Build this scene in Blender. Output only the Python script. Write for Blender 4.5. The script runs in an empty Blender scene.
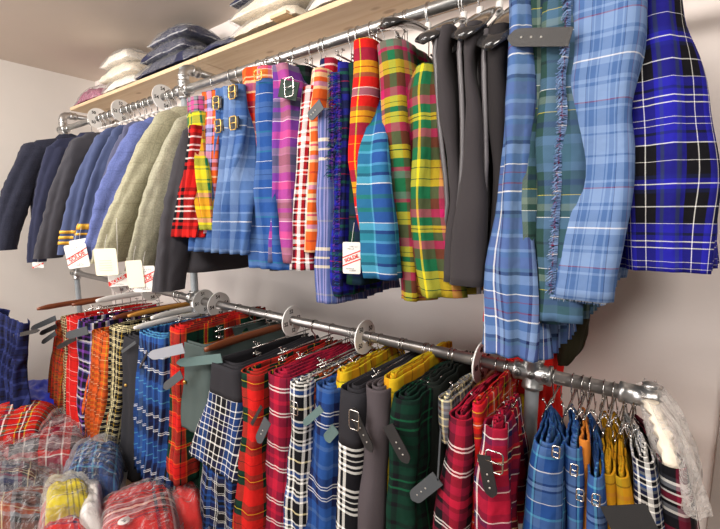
import bpy, math, random
from mathutils import Vector, Matrix, noise
random.seed(7)
SC = bpy.context.scene
COL = SC.collection
R = math.radians

# ------------------------------------------------------------------ camera, world, lights, exposure
FPX, YAW, PITCH, EYE = 400.0, R(36), math.atan(50.5/400), 1.45
cd = bpy.data.cameras.new('camera'); cam = bpy.data.objects.new('camera', cd); COL.objects.link(cam)
cd.sensor_fit = 'HORIZONTAL'; cd.sensor_width = 36; cd.lens = 36*FPX/720; cd.clip_start = .02
cam.location = (0, 0, EYE); cam.rotation_euler = (math.pi/2-PITCH, 0, YAW)
SC.camera = cam
W = bpy.data.worlds.new('world'); SC.world = W; W.use_nodes = True
W.node_tree.nodes['Background'].inputs[0].default_value = (1, .96, .93, 1)
W.node_tree.nodes['Background'].inputs[1].default_value = .17
def area(name, loc, target, size, power, color=(1, .95, .9)):
    l = bpy.data.lights.new(name, 'AREA'); l.shape = 'RECTANGLE'; l.size, l.size_y = size; l.energy = power; l.color = color
    o = bpy.data.objects.new(name, l); COL.objects.link(o); o.location = loc
    o.rotation_euler = (Vector(target)-Vector(loc)).to_track_quat('-Z', 'Y').to_euler(); return o
area('ceiling_lamp_front', (-.9, -.8, 2.42), (-.8, 1.0, 1.2), (1.2, .35), 44)
area('ceiling_lamp_left', (-2.5, -.7, 2.42), (-2.5, 1.0, 1.0), (1.2, .35), 42)
area('ceiling_lamp_right', (.7, -.4, 2.42), (0, 1.3, 1.2), (.8, .35), 24)
area('added_front_fill', (-2.1, -2.0, 1.35), (-1.0, 1.4, 1.3), (2.4, 1.6), 62, (1, .97, .95))  # fill light added behind the camera to brighten wall and shelf underside
SC.view_settings.view_transform = 'Standard'; SC.view_settings.look = 'None'
SC.view_settings.gamma = 1; SC.view_settings.exposure = .12; SC.view_settings.use_curve_mapping = False

# ------------------------------------------------------------------ helpers
def ray(px, py):
    x = (px-360)/FPX; y = -(py-264.5)/FPX
    f = math.cos(PITCH)+y*math.sin(PITCH); z = -math.sin(PITCH)+y*math.cos(PITCH)
    return (x*math.cos(YAW)-f*math.sin(YAW), x*math.sin(YAW)+f*math.cos(YAW), z)
def at(px, py, Y):
    d = ray(px, py); t = Y/d[1]; return Vector((d[0]*t, Y, EYE+d[2]*t))
def atz(px, py, Z):
    d = ray(px, py); t = (Z-EYE)/d[2]; return Vector((d[0]*t, d[1]*t, Z))
def lin(h):
    h = h.lstrip('#'); o = []
    for i in (0, 2, 4):
        c = int(h[i:i+2], 16)/255; o.append(c/12.92 if c <= .04045 else ((c+.055)/1.055)**2.4)
    return (*o, 1)
class MB:
    def __init__(s): s.v = []; s.f = []; s.uv = []
    def grid(s, rows, uvs=None, closed=False, cap=False):
        b = len(s.v); n = len(rows[0])
        for j, r in enumerate(rows):
            for k, p in enumerate(r):
                s.v.append(tuple(p)); s.uv.append(uvs[j][k] if uvs else (p[0]+p[1], p[2]))
        m = n if closed else n-1
        for j in range(len(rows)-1):
            for k in range(m):
                a = b+j*n+k; c = b+j*n+(k+1) % n
                s.f.append((a, c, c+n, a+n))
        if cap and closed:
            s.f.append(tuple(b+k for k in range(n))[::-1]); e = b+(len(rows)-1)*n
            s.f.append(tuple(e+k for k in range(n)))
        return b
    def tube(s, pts, r, n=8, cap=True, closed=False):
        pts = [Vector(p) for p in pts]; rows = []; up = None
        N = len(pts)
        for i, p in enumerate(pts):
            a = pts[(i-1) % N] if (i > 0 or closed) else p
            c = pts[(i+1) % N] if (i < N-1 or closed) else p
            t = (c-a).normalized()
            if up is None:
                up = Vector((0, 0, 1)) if abs(t.z) < .9 else Vector((1, 0, 0))
            up = (up-t*up.dot(t)).normalized(); sd = t.cross(up)
            q = r[i] if isinstance(r, (list, tuple)) else r
            if not isinstance(q, (list, tuple)): q = (q, q)
            rows.append([p+sd*q[0]*math.cos(2*math.pi*k/n)+up*q[1]*math.sin(2*math.pi*k/n) for k in range(n)])
        if closed: rows.append(rows[0])
        s.grid(rows, closed=True, cap=cap and not closed); return s
    def box(s, c, d, rot=None):
        c = Vector(c); b = len(s.v); h = [x/2 for x in d]
        for x in (-1, 1):
            for y in (-1, 1):
                for z in (-1, 1):
                    p = Vector((x*h[0], y*h[1], z*h[2]))
                    if rot: p = rot @ p
                    s.v.append(tuple(c+p)); s.uv.append((p.x+p.y, p.z))
        for f in ((0, 1, 3, 2), (4, 6, 7, 5), (0, 4, 5, 1), (2, 3, 7, 6), (0, 2, 6, 4), (1, 5, 7, 3)):
            s.f.append(tuple(b+i for i in f))
        return s
    def cyl(s, a, b, r, n=20):
        a = Vector(a); b = Vector(b); return s.tube([a, b], r, n)
    def prof(s, a, d, pr, n=20):
        a = Vector(a); d = Vector(d).normalized(); return s.tube([a+d*t for t, _ in pr], [q for _, q in pr], n)
    def build(s, name, m, parent=None, smooth=True, bevel=0, angle=None):
        me = bpy.data.meshes.new(name); me.from_pydata(s.v, [], s.f); me.update()
        ul = me.uv_layers.new(name='UVMap')
        for l in me.loops: ul.data[l.index].uv = s.uv[l.vertex_index]
        o = bpy.data.objects.new(name, me); COL.objects.link(o)
        if m: me.materials.append(m)
        if smooth:
            for p in me.polygons: p.use_smooth = True
            if angle: me.set_sharp_from_angle(angle=R(angle))
        if bevel:
            b = o.modifiers.new('b', 'BEVEL'); b.width = bevel; b.segments = 2; b.limit_method = 'ANGLE'
        if parent:
            o.parent = parent; o.matrix_parent_inverse = Matrix.Translation(-parent.location)
        return o
def tag(o, label, cat, group=None):
    o['label'] = label; o['category'] = cat
    if group: o['group'] = group
    return o
def thing(name, label, cat, loc, group=None):
    o = bpy.data.objects.new(name, None); COL.objects.link(o); o.location = loc; o.empty_display_size = .05
    return tag(o, label, cat, group)
def struct(o): o['kind'] = 'structure'; return o

# ------------------------------------------------------------------ materials
_m = {}
def nodes(name):
    m = bpy.data.materials.new(name); m.use_nodes = True; t = m.node_tree
    return m, t, t.nodes['Principled BSDF']
def plain(name, hexc, rough=.6, metal=0, bump=0, bscale=400, var=0, vscale=8, coat=0, sheen=0):
    if name in _m: return _m[name]
    m, t, b = nodes(name); N = t.nodes; L = t.links
    b.inputs['Base Color'].default_value = lin(hexc); b.inputs['Roughness'].default_value = rough; b.inputs['Metallic'].default_value = metal
    b.inputs['Coat Weight'].default_value = coat; b.inputs['Sheen Weight'].default_value = sheen*.4
    if rough >= .8: b.inputs['Specular IOR Level'].default_value = .15
    tc = N.new('ShaderNodeTexCoord')
    if bump:
        nz = N.new('ShaderNodeTexNoise'); nz.inputs['Scale'].default_value = bscale; nz.inputs['Detail'].default_value = 3
        L.new(tc.outputs['Object'], nz.inputs['Vector'])
        bp = N.new('ShaderNodeBump'); bp.inputs['Strength'].default_value = bump; bp.inputs['Distance'].default_value = .002
        L.new(nz.outputs['Fac'], bp.inputs['Height']); L.new(bp.outputs['Normal'], b.inputs['Normal'])
    if var:
        nz = N.new('ShaderNodeTexNoise'); nz.inputs['Scale'].default_value = vscale; nz.inputs['Detail'].default_value = 4
        L.new(tc.outputs['Object'], nz.inputs['Vector'])
        mr = N.new('ShaderNodeMapRange'); mr.inputs[1].default_value = .3; mr.inputs[2].default_value = .7; mr.inputs[3].default_value = 1-var; mr.inputs[4].default_value = 1+var
        L.new(nz.outputs['Fac'], mr.inputs[0])
        mx = N.new('ShaderNodeMix'); mx.data_type = 'RGBA'; mx.blend_type = 'MULTIPLY'; mx.inputs[0].default_value = 1
        mx.inputs[6].default_value = lin(hexc); L.new(mr.outputs[0], mx.inputs[7]); L.new(mx.outputs[2], b.inputs['Base Color'])
    _m[name] = m; return m
PAL = dict(R='#e02420', K='#17161b', W='#f4f1ea', B='#2b559c', b='#87a3cf', N='#1d2450', G='#1f7048', g='#12382a', Y='#ecd62a', O='#f4682a',
           P='#7b3fa2', p='#d95598', M='#8a1b38', S='#8e9198', T='#2c8296', L='#b7aee2', C='#f2e2ae', U='#b04a20', V='#2a28b0', D='#3d3e46',
           c='#5fb0d4', m='#cc2468', u='#6b3a2a', A='#5374aa', E='#7a8c80', y='#c8a428', F='#5c6ea8', q='#45687c', H='#3c4888', o='#dd8a3a', e='#2f4c46', z='#58789a', Z='#e2a01e', x='#cf2040')
def tartan(name, sett, size=.16, sett2=None, size2=None):
    if name in _m: return _m[name]
    m, t, b = nodes(name); N = t.nodes; L = t.links
    uv = N.new('ShaderNodeUVMap'); uv.uv_map = 'UVMap'; sp = N.new('ShaderNodeSeparateXYZ'); L.new(uv.outputs[0], sp.inputs[0])
    def band(src, st, sz):
        e = [(x[0], float(x[1:])) for x in st.split()]
        e = e+e[-2:0:-1]; tot = sum(w for _, w in e)
        d = N.new('ShaderNodeMath'); d.operation = 'DIVIDE'; d.inputs[1].default_value = sz; L.new(src, d.inputs[0])
        f = N.new('ShaderNodeMath'); f.operation = 'FRACT'; L.new(d.outputs[0], f.inputs[0])
        r = N.new('ShaderNodeValToRGB'); r.color_ramp.interpolation = 'CONSTANT'; L.new(f.outputs[0], r.inputs[0])
        a = 0; cr = r.color_ramp
        for i, (c, w) in enumerate(e[:32]):
            el = cr.elements[i] if i < 1 else (cr.elements[1] if i == 1 else cr.elements.new(a))
            cc = lin(PAL[c]); kf = .92 if c in 'WC' else .68
            el.position = a; el.color = (cc[0]*kf, cc[1]*kf, cc[2]*kf, 1); a += w/tot
        return r.outputs[0]
    u = band(sp.outputs[0], sett2 or sett, size2 or size*1.6); v = band(sp.outputs[1], sett, size)
    mx = N.new('ShaderNodeMix'); mx.data_type = 'RGBA'; mx.inputs[0].default_value = .5
    # twill: warp and weft threads alternate on fine diagonals
    ad = N.new('ShaderNodeMath'); ad.operation = 'ADD'; L.new(sp.outputs[0], ad.inputs[0]); L.new(sp.outputs[1], ad.inputs[1])
    ml = N.new('ShaderNodeMath'); ml.operation = 'MULTIPLY'; ml.inputs[1].default_value = 1/.0028; L.new(ad.outputs[0], ml.inputs[0])
    fr = N.new('ShaderNodeMath'); fr.operation = 'FRACT'; L.new(ml.outputs[0], fr.inputs[0])
    mr = N.new('ShaderNodeMapRange'); mr.inputs[1].default_value = .4; mr.inputs[2].default_value = .6; mr.inputs[3].default_value = .36; mr.inputs[4].default_value = .64
    L.new(fr.outputs[0], mr.inputs[0]); L.new(mr.outputs[0], mx.inputs[0])
    L.new(u, mx.inputs[6]); L.new(v, mx.inputs[7])
    L.new(mx.outputs[2], b.inputs['Base Color']); b.inputs['Roughness'].default_value = .9; b.inputs['Specular IOR Level'].default_value = .12
    nz = N.new('ShaderNodeTexNoise'); nz.inputs['Scale'].default_value = 25; tc = N.new('ShaderNodeTexCoord'); L.new(tc.outputs['Object'], nz.inputs['Vector'])
    bp = N.new('ShaderNodeBump'); bp.inputs['Strength'].default_value = .5; bp.inputs['Distance'].default_value = .012
    L.new(nz.outputs['Fac'], bp.inputs['Height']); L.new(bp.outputs['Normal'], b.inputs['Normal'])
    _m[name] = m; return m
def plastic(name='clear_plastic', tint='#ffffff', base=.0, rough=.13, gain=.7):
    if name in _m: return _m[name]
    m, t, b = nodes(name); N = t.nodes; L = t.links
    b.inputs['Base Color'].default_value = lin(tint); b.inputs['Roughness'].default_value = rough; b.inputs['Specular IOR Level'].default_value = 1
    tr = N.new('ShaderNodeBsdfTransparent'); mx = N.new('ShaderNodeMixShader'); fz = N.new('ShaderNodeFresnel'); fz.inputs[0].default_value = 1.5
    tc = N.new('ShaderNodeTexCoord'); nz = N.new('ShaderNodeTexNoise'); nz.inputs['Scale'].default_value = 22; nz.inputs['Detail'].default_value = 5; nz.inputs['Distortion'].default_value = 1.5
    L.new(tc.outputs['Object'], nz.inputs['Vector'])
    bp = N.new('ShaderNodeBump'); bp.inputs['Strength'].default_value = .9; bp.inputs['Distance'].default_value = .03
    L.new(nz.outputs['Fac'], bp.inputs['Height']); L.new(bp.outputs['Normal'], b.inputs['Normal']); L.new(bp.outputs['Normal'], fz.inputs['Normal'])
    ad = N.new('ShaderNodeMath'); ad.operation = 'MULTIPLY_ADD'; ad.inputs[1].default_value = gain; ad.inputs[2].default_value = base
    ad.use_clamp = True
    L.new(fz.outputs[0], ad.inputs[0]); L.new(ad.outputs[0], mx.inputs[0]); L.new(tr.outputs[0], mx.inputs[1]); L.new(b.outputs[0], mx.inputs[2])
    L.new(mx.outputs[0], N['Material Output'].inputs['Surface'])
    _m[name] = m; return m
def wood(name, c1, c2, rough=.6, axis=0):
    if name in _m: return _m[name]
    m, t, b = nodes(name); N = t.nodes; L = t.links
    tc = N.new('ShaderNodeTexCoord'); mp = N.new('ShaderNodeMapping'); s = [14, 14, 14]; s[axis] = 1.0; mp.inputs['Scale'].default_value = s
    L.new(tc.outputs['Object'], mp.inputs[0])
    nz = N.new('ShaderNodeTexNoise'); nz.inputs['Scale'].default_value = 2.2; nz.inputs['Detail'].default_value = 6; nz.inputs['Distortion'].default_value = .6
    L.new(mp.outputs[0], nz.inputs['Vector'])
    r = N.new('ShaderNodeValToRGB'); r.color_ramp.elements[0].position = .35; r.color_ramp.elements[1].position = .65
    r.color_ramp.elements[0].color = lin(c1); r.color_ramp.elements[1].color = lin(c2); L.new(nz.outputs[0], r.inputs[0])
    # knots
    mp2 = N.new('ShaderNodeMapping'); s2 = [11, 11, 11]; s2[axis] = 5; mp2.inputs['Scale'].default_value = s2; L.new(tc.outputs['Object'], mp2.inputs[0])
    vo = N.new('ShaderNodeTexVoronoi'); vo.inputs['Scale'].default_value = 1; L.new(mp2.outputs[0], vo.inputs['Vector'])
    kr = N.new('ShaderNodeMapRange'); kr.inputs[1].default_value = .09; kr.inputs[2].default_value = .16; kr.inputs[3].default_value = .55; kr.inputs[4].default_value = 0
    L.new(vo.outputs['Distance'], kr.inputs[0])
    mx = N.new('ShaderNodeMix'); mx.data_type = 'RGBA'; L.new(kr.outputs[0], mx.inputs[0]); L.new(r.outputs[0], mx.inputs[6]); mx.inputs[7].default_value = lin('#8a5c38')
    L.new(mx.outputs[2], b.inputs['Base Color']); b.inputs['Roughness'].default_value = rough
    _m[name] = m; return m
def check(name, base, line, size, width=.06, rough=.9):
    """woollen cloth with a faint windowpane check, in UV metres"""
    if name in _m: return _m[name]
    m = plain(name, base, rough, bump=.35, bscale=260, sheen=.15); t = m.node_tree; N = t.nodes; L = t.links; b = N['Principled BSDF']
    uv = N.new('ShaderNodeUVMap'); sp = N.new('ShaderNodeSeparateXYZ'); L.new(uv.outputs[0], sp.inputs[0]); outs = []
    for i in (0, 1):
        d = N.new('ShaderNodeMath'); d.operation = 'DIVIDE'; d.inputs[1].default_value = size; L.new(sp.outputs[i], d.inputs[0])
        f = N.new('ShaderNodeMath'); f.operation = 'FRACT'; L.new(d.outputs[0], f.inputs[0])
        g = N.new('ShaderNodeMath'); g.operation = 'LESS_THAN'; g.inputs[1].default_value = width; L.new(f.outputs[0], g.inputs[0]); outs.append(g.outputs[0])
    mxm = N.new('ShaderNodeMath'); mxm.operation = 'MAXIMUM'; L.new(outs[0], mxm.inputs[0]); L.new(outs[1], mxm.inputs[1])
    ml = N.new('ShaderNodeMath'); ml.operation = 'MULTIPLY'; ml.inputs[1].default_value = .45; L.new(mxm.outputs[0], ml.inputs[0])
    nz = N.new('ShaderNodeTexNoise'); nz.inputs['Scale'].default_value = 180; nz.inputs['Detail'].default_value = 2
    mr = N.new('ShaderNodeMapRange'); mr.inputs[1].default_value = .3; mr.inputs[2].default_value = .7; mr.inputs[3].default_value = .8; mr.inputs[4].default_value = 1.15; L.new(nz.outputs[0], mr.inputs[0])
    tc = N.new('ShaderNodeTexCoord'); L.new(tc.outputs['Object'], nz.inputs['Vector'])
    m1 = N.new('ShaderNodeMix'); m1.data_type = 'RGBA'; m1.blend_type = 'MULTIPLY'; m1.inputs[0].default_value = 1; m1.inputs[6].default_value = lin(base); L.new(mr.outputs[0], m1.inputs[7])
    m2 = N.new('ShaderNodeMix'); m2.data_type = 'RGBA'; L.new(ml.outputs[0], m2.inputs[0]); L.new(m1.outputs[2], m2.inputs[6]); m2.inputs[7].default_value = lin(line)
    L.new(m2.outputs[2], b.inputs['Base Color']); return m

POSTM = plain('weathered_galvanised_post', '#a0a6aa', .55, .15, var=.12, vscale=25)
STEEL = plain('galvanised_steel', '#b9b8b6', .32, .9, var=.12, vscale=30)
PIPE = plain('dull_steel_pipe', '#a09b98', .36, .85, var=.15, vscale=20)
CHROME = plain('chrome_wire', '#c9c6c2', .22, 1)
WHITEP = plain('white_plastic', '#e6e2dd', .4)
BLACKP = plain('glossy_black_plastic', '#2b2a2b', .16, coat=.5)
INK = plain('black_ink', '#1c1a1c', .7)
REDINK = plain('red_ink', '#d6281c', .7)
PAPER = plain('white_card', '#dedad4', .8)
BUFF = plain('cream_card', '#e6ddc6', .8)
LEATHER = plain('black_leather', '#19181a', .5, bump=.3, bscale=500)
GLEATHER = plain('grey_leather', '#404448', .6, bump=.3, bscale=500)
GOLD = plain('gold_braid', '#d8a436', .5, .3)
BRASS = plain('brass', '#c9a458', .3, .9)
CLEAR = plastic()

# ------------------------------------------------------------------ the room
WALLM = plain('painted_plaster', '#ece2dc', .85, bump=.25, bscale=60, var=.03, vscale=2)
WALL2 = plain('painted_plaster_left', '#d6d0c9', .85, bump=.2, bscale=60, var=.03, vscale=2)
CEILM = plain('ceiling_paint', '#cdc0b4', .9, bump=.15, bscale=60, var=.03, vscale=1.5)
FLOORM = wood('floor_boards', '#7b6550', '#94795c', .6, 0)
YW, XL, XR, ZC = 1.435, -3.6, 1.6, 2.475
def slab(name, c, d, m): return struct(MB().box(c, d).build(name, m, smooth=False))
slab('wall_back', ((XL+XR)/2, YW+.05, ZC/2), (XR-XL+.2, .1, ZC), WALLM)
slab('wall_left', (XL-.05, -.3, ZC/2), (.1, 3.47, ZC), WALL2)
slab('ceiling', ((XL+XR)/2, -.3, ZC+.05), (XR-XL+.2, 3.6, .1), CEILM)
slab('floor', ((XL+XR)/2, -.3, -.05), (XR-XL+.2, 3.6, .1), FLOORM)
slab('baseboard_back', ((XL+XR)/2, YW-.008, .05), (XR-XL, .016, .1), plain('trim_paint', '#d8d2cb', .6))
slab('trim_1', (.235, YW-.012, ZC/2+.05), (.09, .024, ZC-.1), plain('trim_grey', '#a59b94', .6))

# ------------------------------------------------------------------ the pipe rack (rails, posts, clamps)
YR, ZT, ZB, RR = 1.085, 2.017, 1.036, .017
rk = thing('pipe_clothes_rack', 'galvanised pipe clothes rack with an upper and a lower rail fixed to the wall', 'clothes rack', (-1.79, YR, 0))
MB().cyl((-3.34, YR, ZT), (.75, YR, ZT), RR).build('upper_rail', STEEL, rk)
MB().cyl((-3.3, YR, ZB), (-.005, YR, ZB), RR).build('lower_rail', PIPE, rk)
def fitting(mb, c, d, l=.07, r=.024):
    d = Vector(d).normalized(); c = Vector(c)
    mb.prof(c-d*l/2, d, [(0, r*.8), (.002, r*1.08), (.010, r*1.08), (.012, r), (l-.012, r), (l-.010, r*1.08), (l-.002, r*1.08), (l, r*.8)], 42)
PX = (-3.265, -1.79, -.225)
for i, x in enumerate(PX):
    zt = 2.113 if i < 2 else 2.16
    MB().cyl((x, YR, 0.0), (x, YR, ZT+.03 if i == 0 else zt), .0168 if i < 2 else .0175).build('post', POSTM, rk)
    e = MB(); pts = [(x, YR, ZT+.01), (x, YR, zt-.035)]
    for k in range(7):
        a = math.pi/2*k/6; pts.append((x, YR+.03*(1-math.cos(a)), zt-.03+.03*math.sin(a)))
    pts.append((x, YR+.07, zt)); e.tube(pts, .0215, 20)
    fitting(e, (x, YR, ZT+.045), (0, 0, 1), .045, .0235); fitting(e, (x, YR+.06, zt), (0, 1, 0), .04, .0235)
    e.build('elbow_fitting', STEEL, rk)
    MB().cyl((x, YR+.05, zt), (x, YW-.004, zt), .0165).build('wall_arm', STEEL, rk)
    fl = MB(); fl.prof((x, YW, zt), (0, -1, 0), [(0, .045), (.006, .045), (.007, .026), (.03, .024)]); fl.build('wall_flange', STEEL, rk)
    ff = MB(); ff.prof((x, YR, 0), (0, 0, 1), [(0, .05), (.006, .05), (.007, .028), (.04, .024)]); ff.build('floor_flange', STEEL, rk)
    for z in (ZT, ZB):
        c = MB(); fitting(c, (x, YR, z), (1, 0, 0), .095, .0245)
        fitting(c, (x, YR, z), (0, 0, 1), .085, .0245)
        cc = c.build('cross_fitting', STEEL, rk)
        g = MB()
        for dx, dz in ((-.034, 0), (0, 0), (.034, 0)):
            a = Vector((x+dx, YR-.0235, z+dz)); g.prof(a+Vector((0, .004, 0)), (0, -1, 0), [(0, .011), (.006, .011), (.007, .009), (.0071, .0055), (.003, .005)], 14)
        g.build('grub_screw', plain('screw_steel', '#8a8885', .35, .9), cc)
ec = MB(); ec.prof((-.035, YR, ZB), (1, 0, 0), [(0, .02), (.002, .0245), (.012, .0245), (.013, .023), (.045, .023), (.047, .0275), (.072, .0275), (.078, .0235), (.08, .012)], 28)
ec.prof((.024, YR, ZB+.022), (0, 0, 1), [(0, .016), (.01, .016), (.013, .012), (.014, .003)], 18)
ec.build('end_cap', STEEL, rk)

# ------------------------------------------------------------------ shelf
SHELF = wood('pine_board', '#e0c6a2', '#d3b48c', .55, 0)
def board(label, x0, x1, y0=1.165):
    o = MB().box(((x0+x1)/2, (y0+YW)/2-.002, 2.1795), (x1-x0, YW-y0-.004, .020)).build('pine_shelf_board', SHELF, smooth=False, bevel=.002)
    tag(o, label, 'shelf', 'pine shelf boards')
board('left pine shelf board lying on the wall arms above the jackets', -3.36, -1.80)
board('right pine shelf board lying on the wall arms above the kilts and waistcoats', -1.797, .4)

# ------------------------------------------------------------------ hangers and hooks
HID = [0]
def hook_pts(x, zr, ybase=YR, drop=.07, tilt=0):
    r = RR+.0022; pts = []
    for k in range(13):
        a = R(-35)+R(215)*k/12
        pts.append((x+tilt*.1*k/12, ybase+r*math.cos(a), zr+r*math.sin(a)))
    pts.append((x+tilt*.3, ybase-r*.9, zr-.02)); pts.append((x+tilt*.6, ybase-.002, zr-.036)); pts.append((x+tilt, ybase, zr-drop)); return pts
def clip_hanger(x, zr, label, group, z_bar=None, y0=.93, y1=1.25, barm=None, wire=.0016, big=False, tilt=0):
    zb = z_bar if z_bar else zr-.075
    t = thing('clip_hanger', label, 'hanger', (x, YR, zb), group)
    MB().tube(hook_pts(x, zr, drop=zr-zb, tilt=0), wire, 6).build('hook', CHROME, t)
    MB().tube([(x, y0, zb), (x, y1, zb)], .003, 8).build('crossbar', barm or CHROME, t)
    for y in (y0+.02, y1-.03):
        c = MB()
        c.tube([(x-.011, y, zb+.016), (x-.003, y, zb+.004), (x-.0085, y, zb-.03)], .0014, 6)
        c.tube([(x+.011, y, zb+.016), (x+.003, y, zb+.004), (x+.0085, y, zb-.03)], .0014, 6)
        c.box((x-.009, y, zb-.028), (.002, .022, .014)).box((x+.009, y, zb-.028), (.002, .022, .014))
        c.tube([(x-.011, y-.006, zb+.016), (x-.011, y+.006, zb+.016)], .0025, 6); c.tube([(x+.011, y-.006, zb+.016), (x+.011, y+.006, zb+.016)], .0025, 6)
        c.build('clip', CHROME, t)
    return t
def bar_hanger(pxy, z, label, m, zr=ZB, length=.42, group='hangers with solid arms on the lower rail', h=.022, name='bar_hanger', w=.010):
    a = atz(*pxy, z); x = a.x; y0 = a.y; y1 = y0+length; yc = (y0+y1)/2
    t = thing(name, label, 'hanger', (x, YR, z), group)
    mb = MB(); rows = []; uvs = []
    for i in range(25):
        s = i/24; y = y0+(y1-y0)*s; zz = z+.004*(1-abs(2*s-1)**1.8)
        hh = h*(.55+.45*min(1, min(s, 1-s)*8)); ww = w*(.7+.3*min(1, min(s, 1-s)*8))
        rows.append([(x+ww*math.cos(2*math.pi*k/12), y, zz+hh*.6*math.sin(2*math.pi*k/12)) for k in range(12)])
    mb.grid(rows, closed=True, cap=True); mb.build('arm', m, t)
    zt = z+.008
    pts = hook_pts(x, zr, drop=max(.03, zr-zt)); pts[-1] = (x, min(max(YR, y0+.05), y1-.05), zt); MB().tube(pts, .002, 6).build('hook', CHROME, t)
    return t
WOODH = wood('varnished_wood', '#5e2f1c', '#7d4426', .35, 1)
ORWOOD = wood('light_varnished_wood', '#b57a34', '#c78c40', .35, 1)

# ------------------------------------------------------------------ folded cloth garments
def lerp(a, b, t): return a+(b-a)*t
def smooth_rows(rows, n):
    """rows of equal-length tuples -> n rows, Catmull-Rom"""
    out = []; m = len(rows)-1
    for i in range(n):
        s = i/(n-1)*m; k = min(int(s), m-1); t = s-k
        p0 = rows[max(k-1, 0)]; p1 = rows[k]; p2 = rows[k+1]; p3 = rows[min(k+2, m)]
        out.append(tuple(.5*((2*b)+(-a+c)*t+(2*a-5*b+4*c-d)*t*t+(-a+3*b-3*c+d)*t**3) for a, b, c, d in zip(p0, p1, p2, p3)))
    return out
def fold_mesh(rows, depth, pleats=0, amp=.006, thick=.006, layers=1, wob=.009, nrow=26, rc=.03, seed=0, pinch=.55, npath=None, v0=0, u0=0, hem=0, zback=0, xb=None):
    """rows: (XL, XR, Yfront, Z) top to bottom. a sheet of cloth folded round its front edge, its two halves running back to the wall"""
    mb = MB(); R_ = smooth_rows(rows, nrow); ztop = R_[0][3]
    for ly in range(layers):
        ins = ly*(thick+.0085); lift = ly*.004; dy = ly*.012
        n = npath or (max(80, int(pleats*6)) if pleats else 80)
        G = []; U = []
        for j, (xl, xr, yf, z) in enumerate(R_):
            t = j/(nrow-1); xl += ins; xr -= ins; yf2 = yf+dy; z2 = z+lift*(1-t)
            if xr-xl < .006: c = (xl+xr)/2; xl, xr = c-.003, c+.003
            w = xr-xl; r = min(w/2, rc); cx = (xl+xr)/2; bx = lerp(xb, cx, min(1, t*1.3)) if xb is not None else cx; pw = lerp(pinch, 1, min(1, t*1.6))
            yb = yf2+depth*(1-.08*ly)
            P = []
            def add(x, y, nx, ny): P.append((x, y, nx, ny))
            m1 = 14
            for k in range(m1): s = k/m1; add(lerp(bx-w/2*pw, xl, s**.7 if s else 0), lerp(yb, yf2+r, s), -1, 0)
            for k in range(7): a = math.pi/2*k/6; add(xl+r-r*math.cos(a), yf2+r-r*math.sin(a), -math.cos(a), -math.sin(a))
            fm = 6
            if w > 2*r+.004:
                for k in range(1, fm): add(lerp(xl+r, xr-r, k/fm), yf2, 0, -1)
            for k in range(7): a = math.pi/2*k/6; add(xr-r+r*math.sin(a), yf2+r-r*math.cos(a), math.sin(a), -math.cos(a))
            for k in range(1, m1+1): s = k/m1; add(lerp(xr, bx+w/2*pw, s**1.4), lerp(yf2+r, yb, s), 1, 0)
            L = [0]
            for a, b in zip(P, P[1:]): L.append(L[-1]+math.hypot(a[0]-b[0], a[1]-b[1]))
            tot = L[-1]; half = tot/2
            outer = []; inner = []; uo = []
            k = 0
            A = 2.0*amp*min(1, .25+t*1.2)
            for i in range(n):
                s = tot*i/(n-1)
                while k < len(L)-2 and L[k+1] < s: k += 1
                q = (s-L[k])/max(1e-9, L[k+1]-L[k]); q = min(1, q)
                x, y, nx, ny = [lerp(P[k][c], P[k+1][c], q) for c in range(4)]
                if pleats:
                    f = (i/(n-1)*pleats+seed*.37) % 1
                    o = A*((f/.8) if f < .8 else (1-f)/.2)
                else: o = 0
                sr = i/(n-1)
                o += wob*(.4+t)*(noise.noise(Vector((sr*5+seed*3.1, z*3.5, seed))))*1.6
                o += wob*.8*noise.noise(Vector((sr*14, z*9+seed*5, seed*2)))
                o += min(wob, .012)*(.15+.85*t)*1.3*noise.noise(Vector((sr*26, z*1.2, seed*3+7)))
                zz = z2-(hem*abs(noise.noise(Vector((sr*9, seed, 0)))) if j == nrow-1 else 0)+zback*(y-yf2)*(1-t)
                outer.append((x+nx*o, y+ny*o, zz)); inner.append((x+nx*(o-thick), y+ny*(o-thick)+0, zz))
                uo.append(((s-half)*1.25+u0, z-ztop+v0))
            G.append(outer+inner[::-1]); U.append(uo+uo[::-1])
        b = mb.grid(G, U, closed=True); nn = 2*n
        for e in (0, nrow-1):
            for i in range(n-1):
                a = b+e*nn+i; q = b+e*nn+(nn-1-i)
                mb.f.append((a, q, q-1, a+1) if e == 0 else (a, a+1, q-1, q))
    return mb
def rows_px(rows, Y):
    """(px left, px right, py[, Y]) seen at distance Y -> world rows"""
    o = []
    for r in rows:
        y = r[3] if len(r) > 3 else Y
        a = at(r[0], r[2], y); b = at(r[1], r[2], y); o.append((a.x, b.x, y, (a.z+b.z)/2))
    return o
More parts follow.
